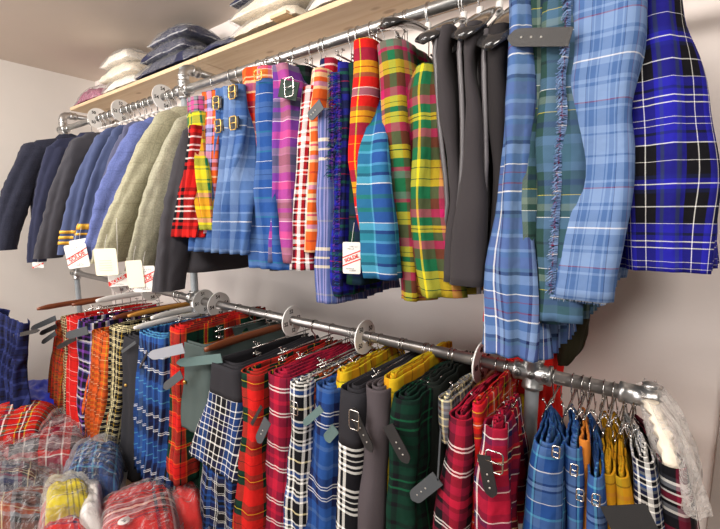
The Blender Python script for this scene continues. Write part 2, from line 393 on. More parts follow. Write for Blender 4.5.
def strap(parent, a, b, w=.022, m=None, n=12, th=.0025, up=Vector((0, 0, 1)), name='strap', holes=3, sag=0, tongue=True):
    """flat leather tab from a to b with a pointed tip at b"""
    a = Vector(a); b = Vector(b); d = b-a; l = d.length; d.normalize(); v = (up-d*up.dot(d)).normalized(); nrm = d.cross(v)
    if nrm.y > 0: nrm = -nrm
    rows = []
    for i in range(n+1):
        s = i/n; hw = w/2
        if tongue and s > .8: hw *= math.sqrt(max(.03, 1-((s-.8)/.2)**2))
        c = a+d*l*s+Vector((0, 0, -sag*math.sin(math.pi*s)))
        rows.append([c+v*hw+nrm*th, c-v*hw+nrm*th, c-v*hw, c+v*hw])
    mb = MB(); mb.grid(rows, closed=True, cap=True); o = mb.build(name, m or LEATHER, parent, smooth=False)
    if holes:
        h = MB()
        for k in range(holes):
            c = a+d*l*(.45+.16*k)+nrm*(th+.0004)+Vector((0, 0, -sag*math.sin(math.pi*(.45+.16*k))))
            h.tube([c-nrm*.001, c+nrm*.0006], .0022, 8)
        h.build('punched_hole', plain('hole_ring', '#b9b6b0', .4, .6), o)
    return o
def buckle(parent, c, w=.026, h=.03, m=None, yn=-1):
    c = Vector(c); r = .0018; p = [c+Vector((sx*w/2, 0, sz*h/2)) for sx, sz in ((-1, -1), (1, -1), (1, 1), (-1, 1))]
    pts = []
    for i in range(4):
        for s in (.12, .5, .88): pts.append(p[i].lerp(p[(i+1) % 4], s))
    mb = MB(); mb.tube(pts, r, 6, closed=True); mb.tube([c+Vector((-w/2, -.001, 0)), c+Vector((w/2, -.002, 0))], r*.9, 6)
    return mb.build('buckle', m or CHROME, parent)

TK = {}
def garment(key, name, label, cat, mat, rows, Y=.88, depth=.36, group=None, hang='top', hl=None, part='cloth', band=None, bandh=.05, **kw):
    rw = rows_px(rows, Y); r0 = rw[0]
    root = thing(name, label, cat, ((r0[0]+r0[1])/2, min(YR, r0[2]+depth*.6), r0[3]), group)
    hsh = (sum(ord(c)*(i+3) for i, c in enumerate(key)) % 97)/9.7
    kw.setdefault('seed', hsh)
    if band:      # waistband: the plain or lined top of the garment, a part of its own
        t = bandh/max(.05, (rw[0][3]-rw[-1][3])); 
        xs = smooth_rows(rw, 40); cut = [r for r in xs if r[3] > r0[3]-bandh] or xs[:2]; rest = [cut[-1]]+[r for r in xs if r[3] <= r0[3]-bandh]
        if len(cut) < 2: cut = xs[:2]
        kb = dict(kw); kb['pleats'] = 0; kb['nrow'] = 6
        fold_mesh([cut[0], cut[len(cut)//2], cut[-1]], depth, **kb).build('waistband', band, root)
        step = max(1, len(rest)//6); rr = rest[::step]
        if rr[-1] != rest[-1]: rr.append(rest[-1])
        kr = dict(kw); kr['layers'] = 1
        fold_mesh(rr, depth, **kr).build(part, mat, root)
    else:
        fold_mesh(rw, depth, **kw).build(part, mat, root)
    TK[key] = (root, rw)
    zr = ZT if hang == 'top' else ZB
    if hang and hl:
        xc = (r0[0]+r0[1])/2
        zb = min(zr-.045, r0[3]+.026)
        if zb < r0[3]: zb = zr-.04
        clip_hanger(xc, zr, hl, 'clip hangers on the upper rail' if hang == 'top' else 'clip hangers on the lower rail', z_bar=zb, y0=max(r0[2]+.05, .9), y1=min(r0[2]+depth-.02, 1.28))
    return root

# ------------------------------------------------------------------ jackets on the left of the upper rail
def jacket(label, mat, sh, cuff, Yc=.72, w=.085, sr=.07, body=None, hem=None, cuffband=None, group='jackets on the upper rail', bodyw=None, seed=0, collar=None, hook=True, short=None, swing=None):
    """sh, cuff: where the near shoulder point and the near cuff stand; body hangs from it towards the wall"""
    S = at(*sh, .87); Cf = at(*cuff, Yc); x = S.x; top = S.z
    xb = x+.02; xbot = lerp(x, Cf.x, .55)+.02
    root = thing('tweed_jacket' if 'tweed' in label else 'jacket', label, 'jacket', (x, YR, top), group)
    zb = hem if hem else Cf.z+.06
    G = []; U = []; nr = 22; n = 40; half = bodyw or w*.5
    for j in range(nr):
        t = j/(nr-1); z = lerp(top+.05, zb, t)
        k = min(1, t/.13); fl = math.sqrt(1-(1-k)**2)
        hy = lerp(.07, .215, fl)+.02*t; cy = YR-.0-.02*t
        hx = half*lerp(.35, 1, fl)*(1+.25*t); cx = lerp(xb, xbot, t)
        row = []; uu = []
        for i in range(n):
            a = 2*math.pi*i/n; ca, sa = math.cos(a), math.sin(a)
            px = cx+hx*math.copysign(abs(ca)**.8, ca); py = cy+hy*math.copysign(abs(sa)**.75, sa)
            d = .02*noise.noise(Vector((a*1.5, z*4+seed*3, seed)))*(.3+t)
            row.append((px+d*ca*1.5, py+d*sa, z)); uu.append((py+px, z))
        G.append(row); U.append(uu)
    mb = MB(); mb.grid(G, U, closed=True, cap=True); mb.build('body', mat, root)
    for side in (0, 1):
        P = []; n2 = 16
        for i in range(17):
            t = i/16
            bow = math.sin(math.pi*t)
            if side == 0:
                p = Vector((lerp(x, Cf.x, t**1.1)+.012*bow, lerp(S.y+.035, Cf.y, t**.8)-.012*bow, lerp(top-.05, Cf.z, t)))
            else:
                p = Vector((lerp(xb, xbot, t), 1.27+.03*t, lerp(top-.05, Cf.z+.02, t)))
            P.append(p)
        rows = []; uvs = []; rad = sr
        # rounded shoulder head, then the sleeve
        head = []
        for i in range(5):
            a = math.pi/2*i/4; head.append((P[0]+Vector((0, (.03 if side == 0 else -.03)*(1-math.sin(a)), rad*.72*math.cos(a)+.0)), rad*(.25+.75*math.sin(a))))
        PP = [P[0].lerp(P[1], 0)]+P[1:]; fine = []
        for i in range(48):
            f = (i+1)/48*16; i0 = min(int(f), 15); fine.append((PP[i0].lerp(PP[i0+1], f-i0), rad*lerp(1, .78, (i+1)/48)))
        seq = head+fine
        L = 0; last = None
        for (p, r) in seq:
            if last is not None: L += (p-last).length
            last = p; row = []; uu = []
            for k in range(40):
                a = 2*math.pi*k/40
                d = 1+.20*noise.noise(Vector((math.cos(a)*1.2+seed*7, math.sin(a)*1.2, L*4+seed)))+.07*noise.noise(Vector((math.cos(a)*3, math.sin(a)*3+seed, L*28)))
                tt_ = len(rows)/53; a0 = 5.55+.25*math.sin(L*5+seed); d -= .17*math.exp(-((a-a0)/.22)**2)*min(1, tt_*2); d += .022*math.exp(-((tt_-.55)/.16)**2)*math.sin(L*95+3*math.sin(a+seed)+seed*2)
                row.append(p+Vector((r*.62*d*math.cos(a), r*d*math.sin(a), 0))); uu.append((r*a*1.05, L))
            rows.append(row); uvs.append(uu)
        m2 = MB(); m2.grid(rows, uvs, closed=True); 
        end = rows[-1]; c = sum((Vector(v) for v in end), Vector())/40
        inn = [[Vector(v)*1 for v in end], [c+(Vector(v)-c)*.86 for v in end], [c+(Vector(v)-c)*.84+Vector((0, 0, .05)) for v in end]]
        m2.grid(inn, closed=True, cap=True)
        sl = m2.build('sleeve', mat, root)
        if cuffband and side == 0:
            for q, (k0, k1) in enumerate(cuffband):
                b = MB(); rr = []
                for tt in (k0, k0, (k0+k1)/2, k1, k1):
                    f = tt*(len(rows)-1); i0 = min(int(f), len(rows)-2); fr = f-i0
                    rr.append([Vector(u).lerp(Vector(v), fr) for u, v in zip(rows[i0], rows[i0+1])])
                for q2, rw in enumerate(rr):
                    c = sum(rw, Vector())/40; s = 1.0 if q2 in (0, 4) else 1.05
                    rr[q2] = [c+(v-c)*s for v in rw]
                b.grid(rr, closed=True); b.build('gold_braid_cuff', GOLD, sl)
    # folded collar round the neck, lapel edge down the opening
    cl = MB(); pts = [(xb-.0, YR-.085, top+.02), (xb+half*.45, YR-.06, top+.055), (xb+half*.6, YR, top+.068), (xb+half*.45, YR+.06, top+.055), (xb, YR+.085, top+.02)]
    cl.tube(pts, [(.012, .02)]*5, 10); cl.build('collar', collar or mat, root)
    if hook:
        hx = xb; pp = hook_pts(hx, ZT, drop=max(.05, ZT-top-.03)); 
        t = thing('jacket_hanger', 'hanger inside the '+(short or ' '.join(label.split()[:5])), 'hanger', (hx, YR, top+.02), 'jacket hangers on the upper rail')
        MB().tube(pp, .0018, 6).build('hook', CHROME, t)
        MB().tube([(hx, .93, top-.0), (hx, 1.0, top+.02), (hx, YR, top+.035), (hx, 1.17, top+.02), (hx, 1.24, top)], [(.008, .01)]*5, 8).build('arm', WHITEP, t)
    return root, S, Cf
NAVYC = check('navy_wool', '#2e303e', '#262734', .03, .1)
NAVY2 = plain('plain_navy_wool', '#31344a', .9, bump=.3, bscale=300, sheen=.2)
CHARC = plain('charcoal_wool', '#3e3d43', .9, bump=.3, bscale=300, sheen=.2)
SLATE = plain('slate_blue_wool', '#485273', .9, bump=.3, bscale=300, sheen=.2)
SLAT2 = plain('grey_blue_wool', '#50526a', .9, bump=.3, bscale=300, sheen=.2)
BLUET = check('blue_tweed', '#5c679a', '#414c7c', .085, .04)
SAGET = check('sage_tweed', '#9d9981', '#7c765c', .085, .04)
SAGE2 = check('sage_tweed_grey', '#96937f', '#7d7a60', .07, .04)
DARKG = plain('dark_grey_wool', '#3b393d', .9, bump=.3, bscale=300, sheen=.2)
jacket('dark navy wool jacket at the far left end of the upper rail', NAVYC, (30, 143), (4, 250), .70, .08, .085, seed=1)
jacket('plain navy jacket with narrow sleeve, second from the left end of the upper rail', NAVY2, (50, 142), (36, 262), .78, .06, .06, seed=2)
jacket('charcoal jacket between the navy jackets and the gold-braided slate blue jackets', CHARC, (78, 137), (49, 258), .74, .08, .08, seed=3)
jacket('slate blue jacket with three gold braid bands on its cuff', SLATE, (99, 132), (70, 254), .74, .07, .07, cuffband=[(.80, .825), (.845, .87), (.89, .915)], seed=4)
jacket('slate blue jacket with gold cuff braid half hidden behind the blue tweed sleeve', SLATE, (111, 130), (84, 246), .76, .06, .055, cuffband=[(.80, .85), (.88, .9)], seed=5)
jacket('grey blue plain jacket squeezed against the blue tweed jacket', SLAT2, (122, 127), (100, 240), .78, .06, .05, seed=6)
jacket('blue tweed jacket with a faint check and a white card tag by its cuff', BLUET, (139, 122), (97, 258), .72, .09, .085, seed=7)
jacket('left one of the two sage green tweed jackets, with a cream cuff tag', SAGET, (165, 112), (108, 262), .70, .1, .088, seed=8, hem=1.33)
jacket('sage green tweed jacket, the right one of the two, under the dark grey coat', SAGE2, (182, 116), (142, 270), .74, .09, .08, seed=9, hem=1.27)
jacket('long dark grey jacket between the sage tweed and the tartan kilts', DARKG, (190, 124), (169, 290), .77, .1, .07, seed=10, hem=1.23)

# ------------------------------------------------------------------ price tags
def text_obj(s, size, loc, xdir, updir, mat, parent, name='lettering', depth=.0004, bold=0):
    cu = bpy.data.curves.new(name, 'FONT'); cu.body = s; cu.size = size; cu.extrude = depth; cu.align_x = 'CENTER'; cu.align_y = 'CENTER'; cu.offset = bold
    ob = bpy.data.objects.new(name, cu); me = bpy.data.meshes.new_from_object(ob); bpy.data.objects.remove(ob); bpy.data.curves.remove(cu)
    X = Vector(xdir).normalized(); Z = X.cross(Vector(updir)).normalized(); Yv = Z.cross(X)
    for v in me.vertices:
        p = v.co.copy(); v.co = Vector(loc)+X*p.x+Yv*p.y+Z*p.z
    me.materials.append(mat); o = bpy.data.objects.new(name, me); COL.objects.link(o)
    o.parent = parent; o.matrix_parent_inverse = Matrix.Translation(-parent.location); return o
def price_tag(label, px, py, Y, w, h, roll=0, card=PAPER, word=True, redfill=False, yaw=R(36), pale=False, slen=.055, group='paper price tags'):
    c = at(px, py, Y); t = thing('price_tag', label, 'price tag', c, group)
    X = Vector((math.cos(yaw), math.sin(yaw), 0)); Up = Vector((0, 0, 1))
    X2 = X*math.cos(roll)+Up*math.sin(roll); U2 = Up*math.cos(roll)-X*math.sin(roll); Nn = X2.cross(U2)
    def poly(pts, off, name, m, th=.0006):
        mb = MB(); a = [c+X2*u*w+U2*v*h+Nn*off for u, v in pts]; b = [p-Nn*th for p in a]; n = len(a)
        mb.v = [tuple(p) for p in a+b]; mb.uv = [(0, 0)]*(2*n); mb.f = [tuple(range(n)), tuple(range(n, 2*n))[::-1]]+[(i, i+n, (i+1) % n+n, (i+1) % n) for i in range(n)]
        return mb.build(name, m, t, smooth=False)
    r = .07; pts = []
    for sx, sy, a0 in ((1, -1, -90), (1, 1, 0), (-1, 1, 90), (-1, -1, 180)):
        for k in range(4):
            a = R(a0+30*k); pts.append((sx*(.5-r)+r*math.cos(a), sy*(.5-r)+r*math.sin(a)))
    poly(pts, 0, 'card', card)
    MB().tube([c+U2*h*.46, c+U2*h*.46+Vector((.002, .004, .03)), c+U2*h*.46+Vector((.0, .012, slen))], .0006, 5).build('string', WHITEP, t)
    if word:
        g = math.radians(22); Xd = X2*math.cos(g)+U2*math.sin(g); Ud = U2*math.cos(g)-X2*math.sin(g)
        k = w/h
        def bp(y0, y1): return [(-.5, y0-.2*k*.0), (.5, y0+.4*k), (.5, y1+.4*k), (-.5, y1)]
        o = -.28*k*.9
        if redfill:
            poly(bp(o-.13, o+.17), .0005, 'red_band', REDINK)
            text_obj('SOLDE', w*.27, c+U2*h*(o+.02+.2*k)+Nn*.0014, Xd, Ud, PAPER, t, bold=.0003)
        else:
            poly(bp(o-.13, o-.09), .0005, 'red_line', REDINK); poly(bp(o+.13, o+.17), .0005, 'red_line', REDINK)
            text_obj('SOLDE', w*.27, c+U2*h*(o+.02+.2*k)+Nn*.0012, Xd, Ud, REDINK, t, bold=.0003)
        s1 = MB()
        for yy, x0, x1 in ((.34, -.1, .3), (.27, -.25, .1), (-.36, -.3, .1), (-.42, -.1, .2)):
            for q in range(6):
                u = lerp(x0, x1, q/5); a = c+X2*w*u+U2*h*yy+Nn*.0009; s1.tube([a, a+U2*h*.05*random.uniform(.4, 1)+X2*w*.02], .0006, 4)
        s1.build('handwriting', INK, t)
    elif pale:
        s1 = MB()
        for q in range(5):
            a = c+U2*h*(.05-.09*q)+Nn*.0007; s1.box(a, (.001, .001, .001)); s1.tube([a-X2*w*.3, a+X2*w*.25], .0005, 4)
        s1.build('printed_line', plain('faded_print', '#b3a88a', .8), t)
    return t
price_tag('white sale tag at the gold-braided cuff, topmost and leftmost of the sale tags', 77, 256, .64, .092, .098, R(8))
price_tag('plain white card showing above the leftmost sale tag', 82, 251, .67, .09, .1, R(10), word=False)
price_tag('cream card tag with faint printed lines at the left sage tweed cuff', 106, 262, .62, .082, .098, R(2), BUFF, word=False, pale=True)
price_tag('small sale tag with a solid red band hanging lowest, above the white hanger', 118, 279, .66, .075, .055, R(4), redfill=True, slen=.2)
price_tag('cream card tag tucked behind the white tag on the right sage tweed cuff', 135, 274, .68, .06, .1, R(4), BUFF, word=False)
price_tag('white sale tag on the right sage tweed jacket beside the long dark grey jacket', 144, 279, .70, .085, .096, R(2))
price_tag('tiny white and red tag low behind the charcoal jacket cuff', 38, 265, .70, .06, .03, R(0), redfill=True)

# ------------------------------------------------------------------ kilts on the upper rail, left to right
kk = 'kilts on the upper rail'
T = tartan
G_ = garment
def hl(s): return 'wire clip hanger on the upper rail holding the '+s
G_('k0', 'tartan_kilt', 'red, black and white tartan kilt showing between the dark grey jacket and the yellow one', 'kilt', T('t_redblack', 'R22 K5 R4 K4 W2 K8 W2 K4', .2),
   [(188, 193, 125), (184, 193, 160), (176, 192, 205), (169, 193, 237)], .77, .3, kk, pleats=26, amp=.006)
G_('k1', 'tartan_kilt', 'narrow yellow, green and red tartan kilt, first of the bright kilts beside the steel post', 'kilt', T('t_yelgreen', 'Y16 G3 Y4 G14 Y4 p8 K2 O10 R4 Y6', .22),
   [(182, 199, 97), (184, 200, 120), (190, 204, 170), (196, 209, 230)], .79, .34, kk, hl=hl('narrow yellow and green kilt'), pleats=26, band=T('t_pinkgrey', 'p8 S6 K2 p6 G2', .07), bandh=.05)
G_('k2', 'tartan_kilt', 'orange, lilac and navy check kilt between the yellow kilt and the light blue buckled kilt', 'kilt', T('t_orangelil', 'L10 K2 O12 K1 L6 N8 L6 O10 C3', .19),
   [(198, 214, 91), (200, 214, 120), (199, 213, 170), (196, 210, 233)], .81, .34, kk, hl=hl('orange and lilac kilt'), pleats=24)
r, rw = G_('k3', 'tartan_kilt', 'light blue kilt with deep pleats, two black buckled tabs at its waist', 'kilt', T('t_denim', 'b14 A10 b3 A12 B8 b2 A8 W1', .3),
   [(211, 238, 87), (212, 240, 120), (205, 242, 165), (199, 247, 205), (194, 249, 252)], .83, .34, kk, hl=hl('light blue buckled kilt'), pleats=22, amp=.016, rc=.02, layers=1), None
for (px, py) in ((216, 103), (232, 92), (218, 126), (233, 123)):
    a = at(px-4, py, .818); b = at(px+6, py-1, .818); s = strap(r, a, b, .035, LEATHER, holes=0, tongue=False); buckle(s, at(px, py, .808), .03, .04, BRASS)
G_('k4', 'tartan_kilt', 'red, orange, cream and blue check kilt left of the plain blue side of its neighbour', 'kilt', T('t_redor', 'R8 O14 C2 O4 C4 F12 C3 R12 N8 W1', .26),
   [(240, 256, 68), (241, 255, 110), (238, 256, 170), (234, 259, 215), (233, 262, 252)], .87, .34, kk, hl=hl('red, orange and cream kilt'), pleats=20, amp=.01)
G_('k5', 'tartan_kilt', 'blue kilt with thin white cross lines and an orange waistband with a brass buckle', 'kilt', T('t_bluesq', 'B20 A8 T3 B18 W1.2 B16 A10 K1', .20, 'B30 A20 T4', .3),
   [(252, 268, 66), (252, 268, 100), (252, 270, 170), (250, 278, 220), (251, 287, 269)], .85, .34, kk, hl=hl('blue kilt with the orange waistband'), pleats=14, amp=.008, band=T('t_orwaist', 'O12 p5 W1 o8 C3', .08), bandh=.045)
buckle(TK['k5'][0], at(258, 75, .835), .032, .03, BRASS)
r = G_('k6', 'tartan_kilt', 'purple, pink and green tartan kilt with thin white lines, its front edge open', 'kilt', T('t_purp', 'G14 S2 E8 P12 W.7 p10 P14 W.7 S4 G8 P6', .3, 'p16 P20 F10', .22),
   [(266, 283, 64), (267, 292, 100), (268, 294, 160), (270, 291, 220), (271, 288, 262)], .87, .36, kk, hl=hl('purple, pink and green kilt'), pleats=16, amp=.012)
s = strap(r, at(280, 88, .85), at(298, 92, .85), .05, plain('dark_green_cloth', '#37423c', .9), holes=0, tongue=False); buckle(s, at(289, 87, .838), .034, .05, CHROME)
r = G_('k7', 'tartan_kilt', 'dark grey green kilt squeezed between the purple kilt and the red and white one', 'kilt', T('t_dkgreen', 'g10 K6 D4 g8 M2', .15),
   [(284, 303, 66), (288, 302, 110), (287, 300, 180), (284, 298, 240)], .93, .3, kk, hl=hl('dark grey green kilt'))
G_('k8', 'tartan_kilt', 'white, red and maroon check kilt next to the orange and cream one', 'kilt', T('t_whitered', 'W7 R4 K2 W4 M14 W2 R4 W3 K2 M8', .15),
   [(300, 312, 86), (296, 310, 120), (290, 306, 180), (288, 304, 230), (289, 305, 270)], .87, .34, kk, hl=hl('white and maroon kilt'), pleats=22)
G_('k9', 'tartan_kilt', 'orange, cream and lilac check kilt with orange hem', 'kilt', T('t_orcream', 'O14 C3 p3 C6 O6 L6 C4 O12 M3', .2),
   [(309, 321, 68), (307, 320, 100), (303, 318, 160), (300, 315, 215), (299, 315, 252)], .88, .34, kk, hl=hl('orange and cream kilt'), pleats=16)
G_('k11', 'tartan_kilt', 'narrow red and navy tartan kilt left of the blue fringed one', 'kilt', T('t_rednavy', 'R12 N6 W2 M8 N8', .14),
   [(319, 331, 58), (319, 331, 100), (317, 331, 180), (316, 330, 270)], .92, .32, kk, hl=hl('narrow red and navy kilt'), pleats=16)
r = G_('k10', 'tartan_kilt', 'long lilac blue kilt with vertical pinstripes hanging low, with a grey strap at its waist', 'kilt', T('t_lilacpin', 'F14 S1 F12 C1.5 F3 C1', .3, 'F5 L4 N2 L3 F4 H5 S2', .07),
   [(318, 327, 108), (317, 326, 150), (315, 329, 220), (312, 330, 270), (312, 333, 303)], .85, .36, kk, pleats=14, amp=.006, hl=hl('long lilac pinstripe kilt'))
strap(r, at(322, 104, .83), at(309, 118, .83), .03, GLEATHER, name='strap')
r = G_('k12', 'fringed_kilt', 'dark blue and green kilt with a fuzzy fringe down its front edge', 'kilt', T('t_bluegreen', 'N10 V8 N4 G4 N8 R1', .12),
   [(335, 345, 62), (334, 347, 100), (331, 345, 170), (328, 343, 230), (326, 342, 295)], .87, .2, kk, hl=hl('dark blue fringed kilt'), pleats=10)
def fringe(parent, rows, Y, m, side=0, l=.016, n=150, jitter=.6, seed=0):
    rd = random.Random(seed); mb = MB(); P = rows_px(rows, Y)
    S = smooth_rows(P, 60)
    for i in range(n):
        s = i/(n-1)*58; k = int(s); f = s-k; r0, r1 = S[k], S[k+1]
        x = lerp(r0[side], r1[side], f); y = lerp(r0[2], r1[2], f); z = lerp(r0[3], r1[3], f)
        for q in range(2):
            dx = -l*rd.uniform(.5, 1.1) if side == 0 else l*rd.uniform(.5, 1.1); dz = rd.uniform(-jitter, jitter)*l; dy = rd.uniform(-.012, .004)
            a = Vector((x+.004, y+.002, z+rd.uniform(-.003, .003))); b = a+Vector((dx*.5, dy, dz*.3)); c = a+Vector((dx, dy+rd.uniform(-.004, .004), dz-l*.25))
            mb.tube([a, b, c], [.0013, .0011, .0006], 4, cap=False)
    o = mb.build('fringe', m, parent); o['label'] = 'frayed yarn fringe'; o['kind'] = 'stuff'; return o
fringe(r, [(335, 345, 72), (334, 347, 100), (331, 345, 170), (328, 343, 230), (326, 342, 292)], .865, T('t_fringe1', 'V8 G5 N4 P3 V6', .06), l=.02, n=170)
fringe(r, [(338, 345, 72), (340, 347, 120), (339, 345, 180), (338, 343, 230), (338, 342, 292)], .86, T('t_fringe1', '', .06), l=.018, n=170, seed=3)
r = G_('k13', 'tartan_kilt', 'dark navy and green kilt with a paper sale tag pinned near its hem', 'kilt', T('t_blackwatch', 'N14 g10 K3 g12 N10 K2 M.7', .28),
   [(345, 360, 62), (346, 362, 100), (345, 364, 170), (344, 366, 230), (342, 362, 285)], .87, .2, kk, hl=hl('dark navy and green kilt'), wob=.003)
price_tag('white sale tag pinned near the hem of the dark navy and green kilt', 351.5, 258, .845, .05, .085, R(0), yaw=R(18))
G_('k14', 'tartan_kilt', 'red, yellow and navy tartan kilt standing out at the top of the rail', 'kilt', T('t_redyel', 'R20 Y1 R10 N14 Y7 K1 Y6 G5 R12 W1 T8', .3, 'R22 Y1 R8 M8', .2),
   [(351, 369, 38), (352, 370, 70), (352, 366, 110), (352, 362, 160), (358, 368, 220), (364, 374, 272)], .86, .36, kk, hl=hl('red, yellow and navy kilt'), pleats=10)
G_('k15', 'fringed_kilt', 'blue and teal pleated kilt bulging behind the red and yellow one', 'kilt', T('t_teal', 'B12 c3 T8 N4 c8 W1 B12 G5 B10', .22),
   [(372, 384, 84, .93), (366, 386, 120, .88), (360, 387, 150, .84), (363, 389, 190), (367, 392, 235), (371, 391, 279)], .835, .36, kk, hl=hl('blue and teal kilt'), pleats=14, amp=.014)
G_('k16', 'tartan_kilt', 'green, pink and yellow tartan kilt with a rolled green top', 'kilt', T('t_greenpink', 'G14 E8 m4 G10 Y8 K1 Y5 u14 m10 Y6 K1 Y4 G6', .36, 'G10 u12 m8 E6', .12),
   [(373, 400, 40), (377, 402, 70), (380, 403, 110), (387, 404, 160), (391, 408, 215), (394, 412, 262), (395, 416, 301)], .86, .38, kk, hl=hl('green, pink and yellow kilt'), pleats=12, amp=.008, rc=.04)
G_('k17', 'tartan_kilt', 'yellow, green and magenta tartan kilt twisted beside the grey waistcoats', 'kilt', T('t_yelmag', 'Y10 K1 Y7 G12 u10 m8 G8 Y3 K1', .26, 'Y3 G10 u8 m6 G8', .14),
   [(412, 433, 64), (404, 436, 92), (406, 436, 120), (409, 433, 160), (404, 438, 200), (410, 441, 250), (417, 447, 296)], .87, .36, kk, hl=hl('yellow, green and magenta kilt'), pleats=14, amp=.014)

# ------------------------------------------------------------------ waistcoats and their black hangers
VEST = plain('grey_wool_suiting', '#353133', .85, bump=.25, bscale=350, sheen=.2); SATIN = plain('grey_satin_lining', '#4c484b', .4, sheen=.3); VDK = plain('dark_grey_suiting', '#272425', .85, bump=.25, bscale=350)
def waistcoat(key, label, rows, Y, mat=VEST, depth=.38):
    r = G_(key, 'waistcoat', label, 'waistcoat', mat, rows, Y, depth, 'waistcoats on the upper rail', hang=None, wob=.010, part='front_panel', rc=.025, thick=.005, layers=1)
    rw = TK[key][1]
    pts = [(q[0]-.001, q[2]+.01, q[3]) for q in smooth_rows(rw, 12)]
    MB().tube(pts, [(.0035, .006)]*12, 6).build('armhole_piping', SATIN, r)
    inner = [(q[0]+.015, q[1]-.006, q[2]+.05, q[3]+.0) for q in rw]
    fold_mesh(inner, depth-.1, wob=.008, seed=3, thick=.004).build('lining', SATIN if key != 'v3' else VDK, r)
    return r
waistcoat('v1', 'grey wool waistcoat nearest the magenta and yellow kilt', [(437, 452, 24), (433, 448, 44), (435, 446, 70), (437, 452, 110), (442, 458, 160), (446, 462, 200), (442, 458, 235), (440, 460, 282)], .87)
waistcoat('v2', 'grey wool waistcoat, the middle one of the three', [(462, 480, 20), (458, 475, 42), (459, 472, 70), (461, 478, 110), (461, 480, 160), (458, 482, 200), (454, 480, 240), (453, 480, 286)], .86)
waistcoat('v3', 'dark grey waistcoat against the light blue kilt', [(486, 506, 24), (483, 503, 46), (483, 500, 75), (484, 505, 110), (485, 506, 170), (481, 505, 220), (478, 503, 270), (478, 503, 296)], .87, VDK)
def coat_hanger(label, tip, hookpx, Y=.86, z=None, wide=.05, mat=BLACKP, length=.42):
    """broad moulded jacket hanger: near tip at a given place, arms along Y"""
    a = at(*tip, Y); x = a.x; t = thing('broad_plastic_hanger', label, 'hanger', (x, YR, a.z), 'broad black plastic hangers on the upper rail')
    peak = ZT-.055
    for s in (-1, 1):
        rows = []
        for i in range(15):
            q = i/14; y = YR+s*(YR-Y)*q; zc = lerp(peak, a.z, q**1.25); w = wide*(.22+.78*math.sin(math.pi/2*min(1, q*1.15))**1.5)
            if q > .86: w *= math.sqrt(max(.02, 1-((q-.86)/.145)**2))
            th = .008+.006*q
            rows.append([Vector((x+w*.5*math.cos(b), y, zc+th*math.sin(b)*(1 if math.sin(b) > 0 else .7))) for b in [2*math.pi*k/18 for k in range(18)]])
        mb = MB(); mb.grid(rows, closed=True, cap=True); mb.build('arm', mat, t)
    MB().tube([(x, YR, peak-.012), (x, YR, peak+.02)], .009, 10).build('neck', WHITEP, t)
    MB().tube(hook_pts(x, ZT, drop=.045), .0022, 6).build('hook', CHROME, t)
    return t
coat_hanger('broad black hanger sticking out over the green and pink kilt', (385, 24), None, .86, wide=.07)
coat_hanger('glossy black hanger over the grey waistcoat nearest the magenta kilt', (424, 40), None, .86, wide=.075)
coat_hanger('glossy black hanger over the middle grey waistcoat', (462, 36), None, .85, wide=.075)
coat_hanger('glossy black hanger low between the two left waistcoats', (449, 52), None, .90, wide=.06)
coat_hanger('glossy black hanger over the dark grey waistcoat by the light blue kilt', (489, 46), None, .85, wide=.075)

# ------------------------------------------------------------------ big kilts at the right end
r = G_('k18', 'tartan_kilt', 'long light blue pleated kilt hanging lowest, beside the waistcoats', 'kilt', T('t_ltblue', 'F10 b3 A4 F10 z3 N3 b8 A8 W1 F6 M1 A8', .26, 'z8 A6 N2 b4 H4 W.8 A6', .11),
   [(509, 526, -25), (508, 526, 60), (503, 525, 160), (497, 526, 250), (490, 538, 330), (486, 542, 356)], .84, .4, kk, hl=hl('long light blue pleated kilt'), pleats=22, amp=.012)
T('t_tealolive', 'q16 z8 e8 N5 e8 Y.8 q8 E6 e6 W.8 z10 e12 K3', .34, 'q8 z8 e8 N5 E4 e6', .12)
G_('k19', 'tartan_kilt', 'teal and olive tartan kilt, left one of the two behind the leather strap', 'kilt', T('t_tealolive', '', .2),
   [(526, 545, -25), (526, 546, 60), (525, 546, 160), (524, 548, 250), (522, 552, 322)], .86, .4, kk, hl=hl('left teal and olive kilt'), pleats=20, amp=.012, u0=.07)
r = G_('k20', 'tartan_kilt', 'teal and olive tartan kilt with a black leather strap across its waist', 'kilt', T('t_tealolive', '', .2),
   [(546, 572, -25), (547, 572, 60), (547, 572, 160), (545, 573, 250), (544, 574, 320)], .86, .4, kk, hl=hl('right teal and olive kilt'), pleats=20, amp=.012)
s = strap(r, at(571, 37, .832), at(508, 38, .828), .032, plain('brown_black_leather', '#1f1b19', .5, bump=.3, bscale=500), holes=3)
G_('k22', 'tartan_kilt', 'teal and green tartan kilt glimpsed between the fringed and the royal blue kilts', 'kilt', T('t_tealolive', '', .2),
   [(612, 640, -25), (614, 640, 60), (618, 640, 160), (618, 641, 239)], .98, .3, kk, hl=hl('half-hidden teal and green kilt'), pleats=14, amp=.01)
r = G_('k21', 'fringed_kilt', 'big light blue tartan kilt with a frayed fringe down its left edge', 'kilt', T('t_bigblue', 'b16 A2 b6 A14 b2 A4 M1 b12 A3 b3 A10 b5 W1.2', .30, 'b14 A2 b3 A8 b2 A3 N1 b12 A8 M.8 b8 A2 b4', .15),
   [(567, 650, -25), (564, 645, 40), (560, 640, 75), (562, 634, 110), (558, 637, 150), (555, 632, 200), (552, 617, 250), (549, 607, 299)], .85, .4, kk, hl=hl('big light blue fringed kilt'), wob=.011, rc=.035, pinch=.8, pleats=0)
fringe(r, [(570, 650, -25), (567, 645, 40), (563, 640, 75), (565, 634, 110), (561, 637, 150), (558, 632, 200), (555, 617, 250), (552, 607, 297)], .845, T('t_fringe2', 'b8 A5 N2 b6 W1 b6 M1', .12), l=.015, n=300, seed=5)
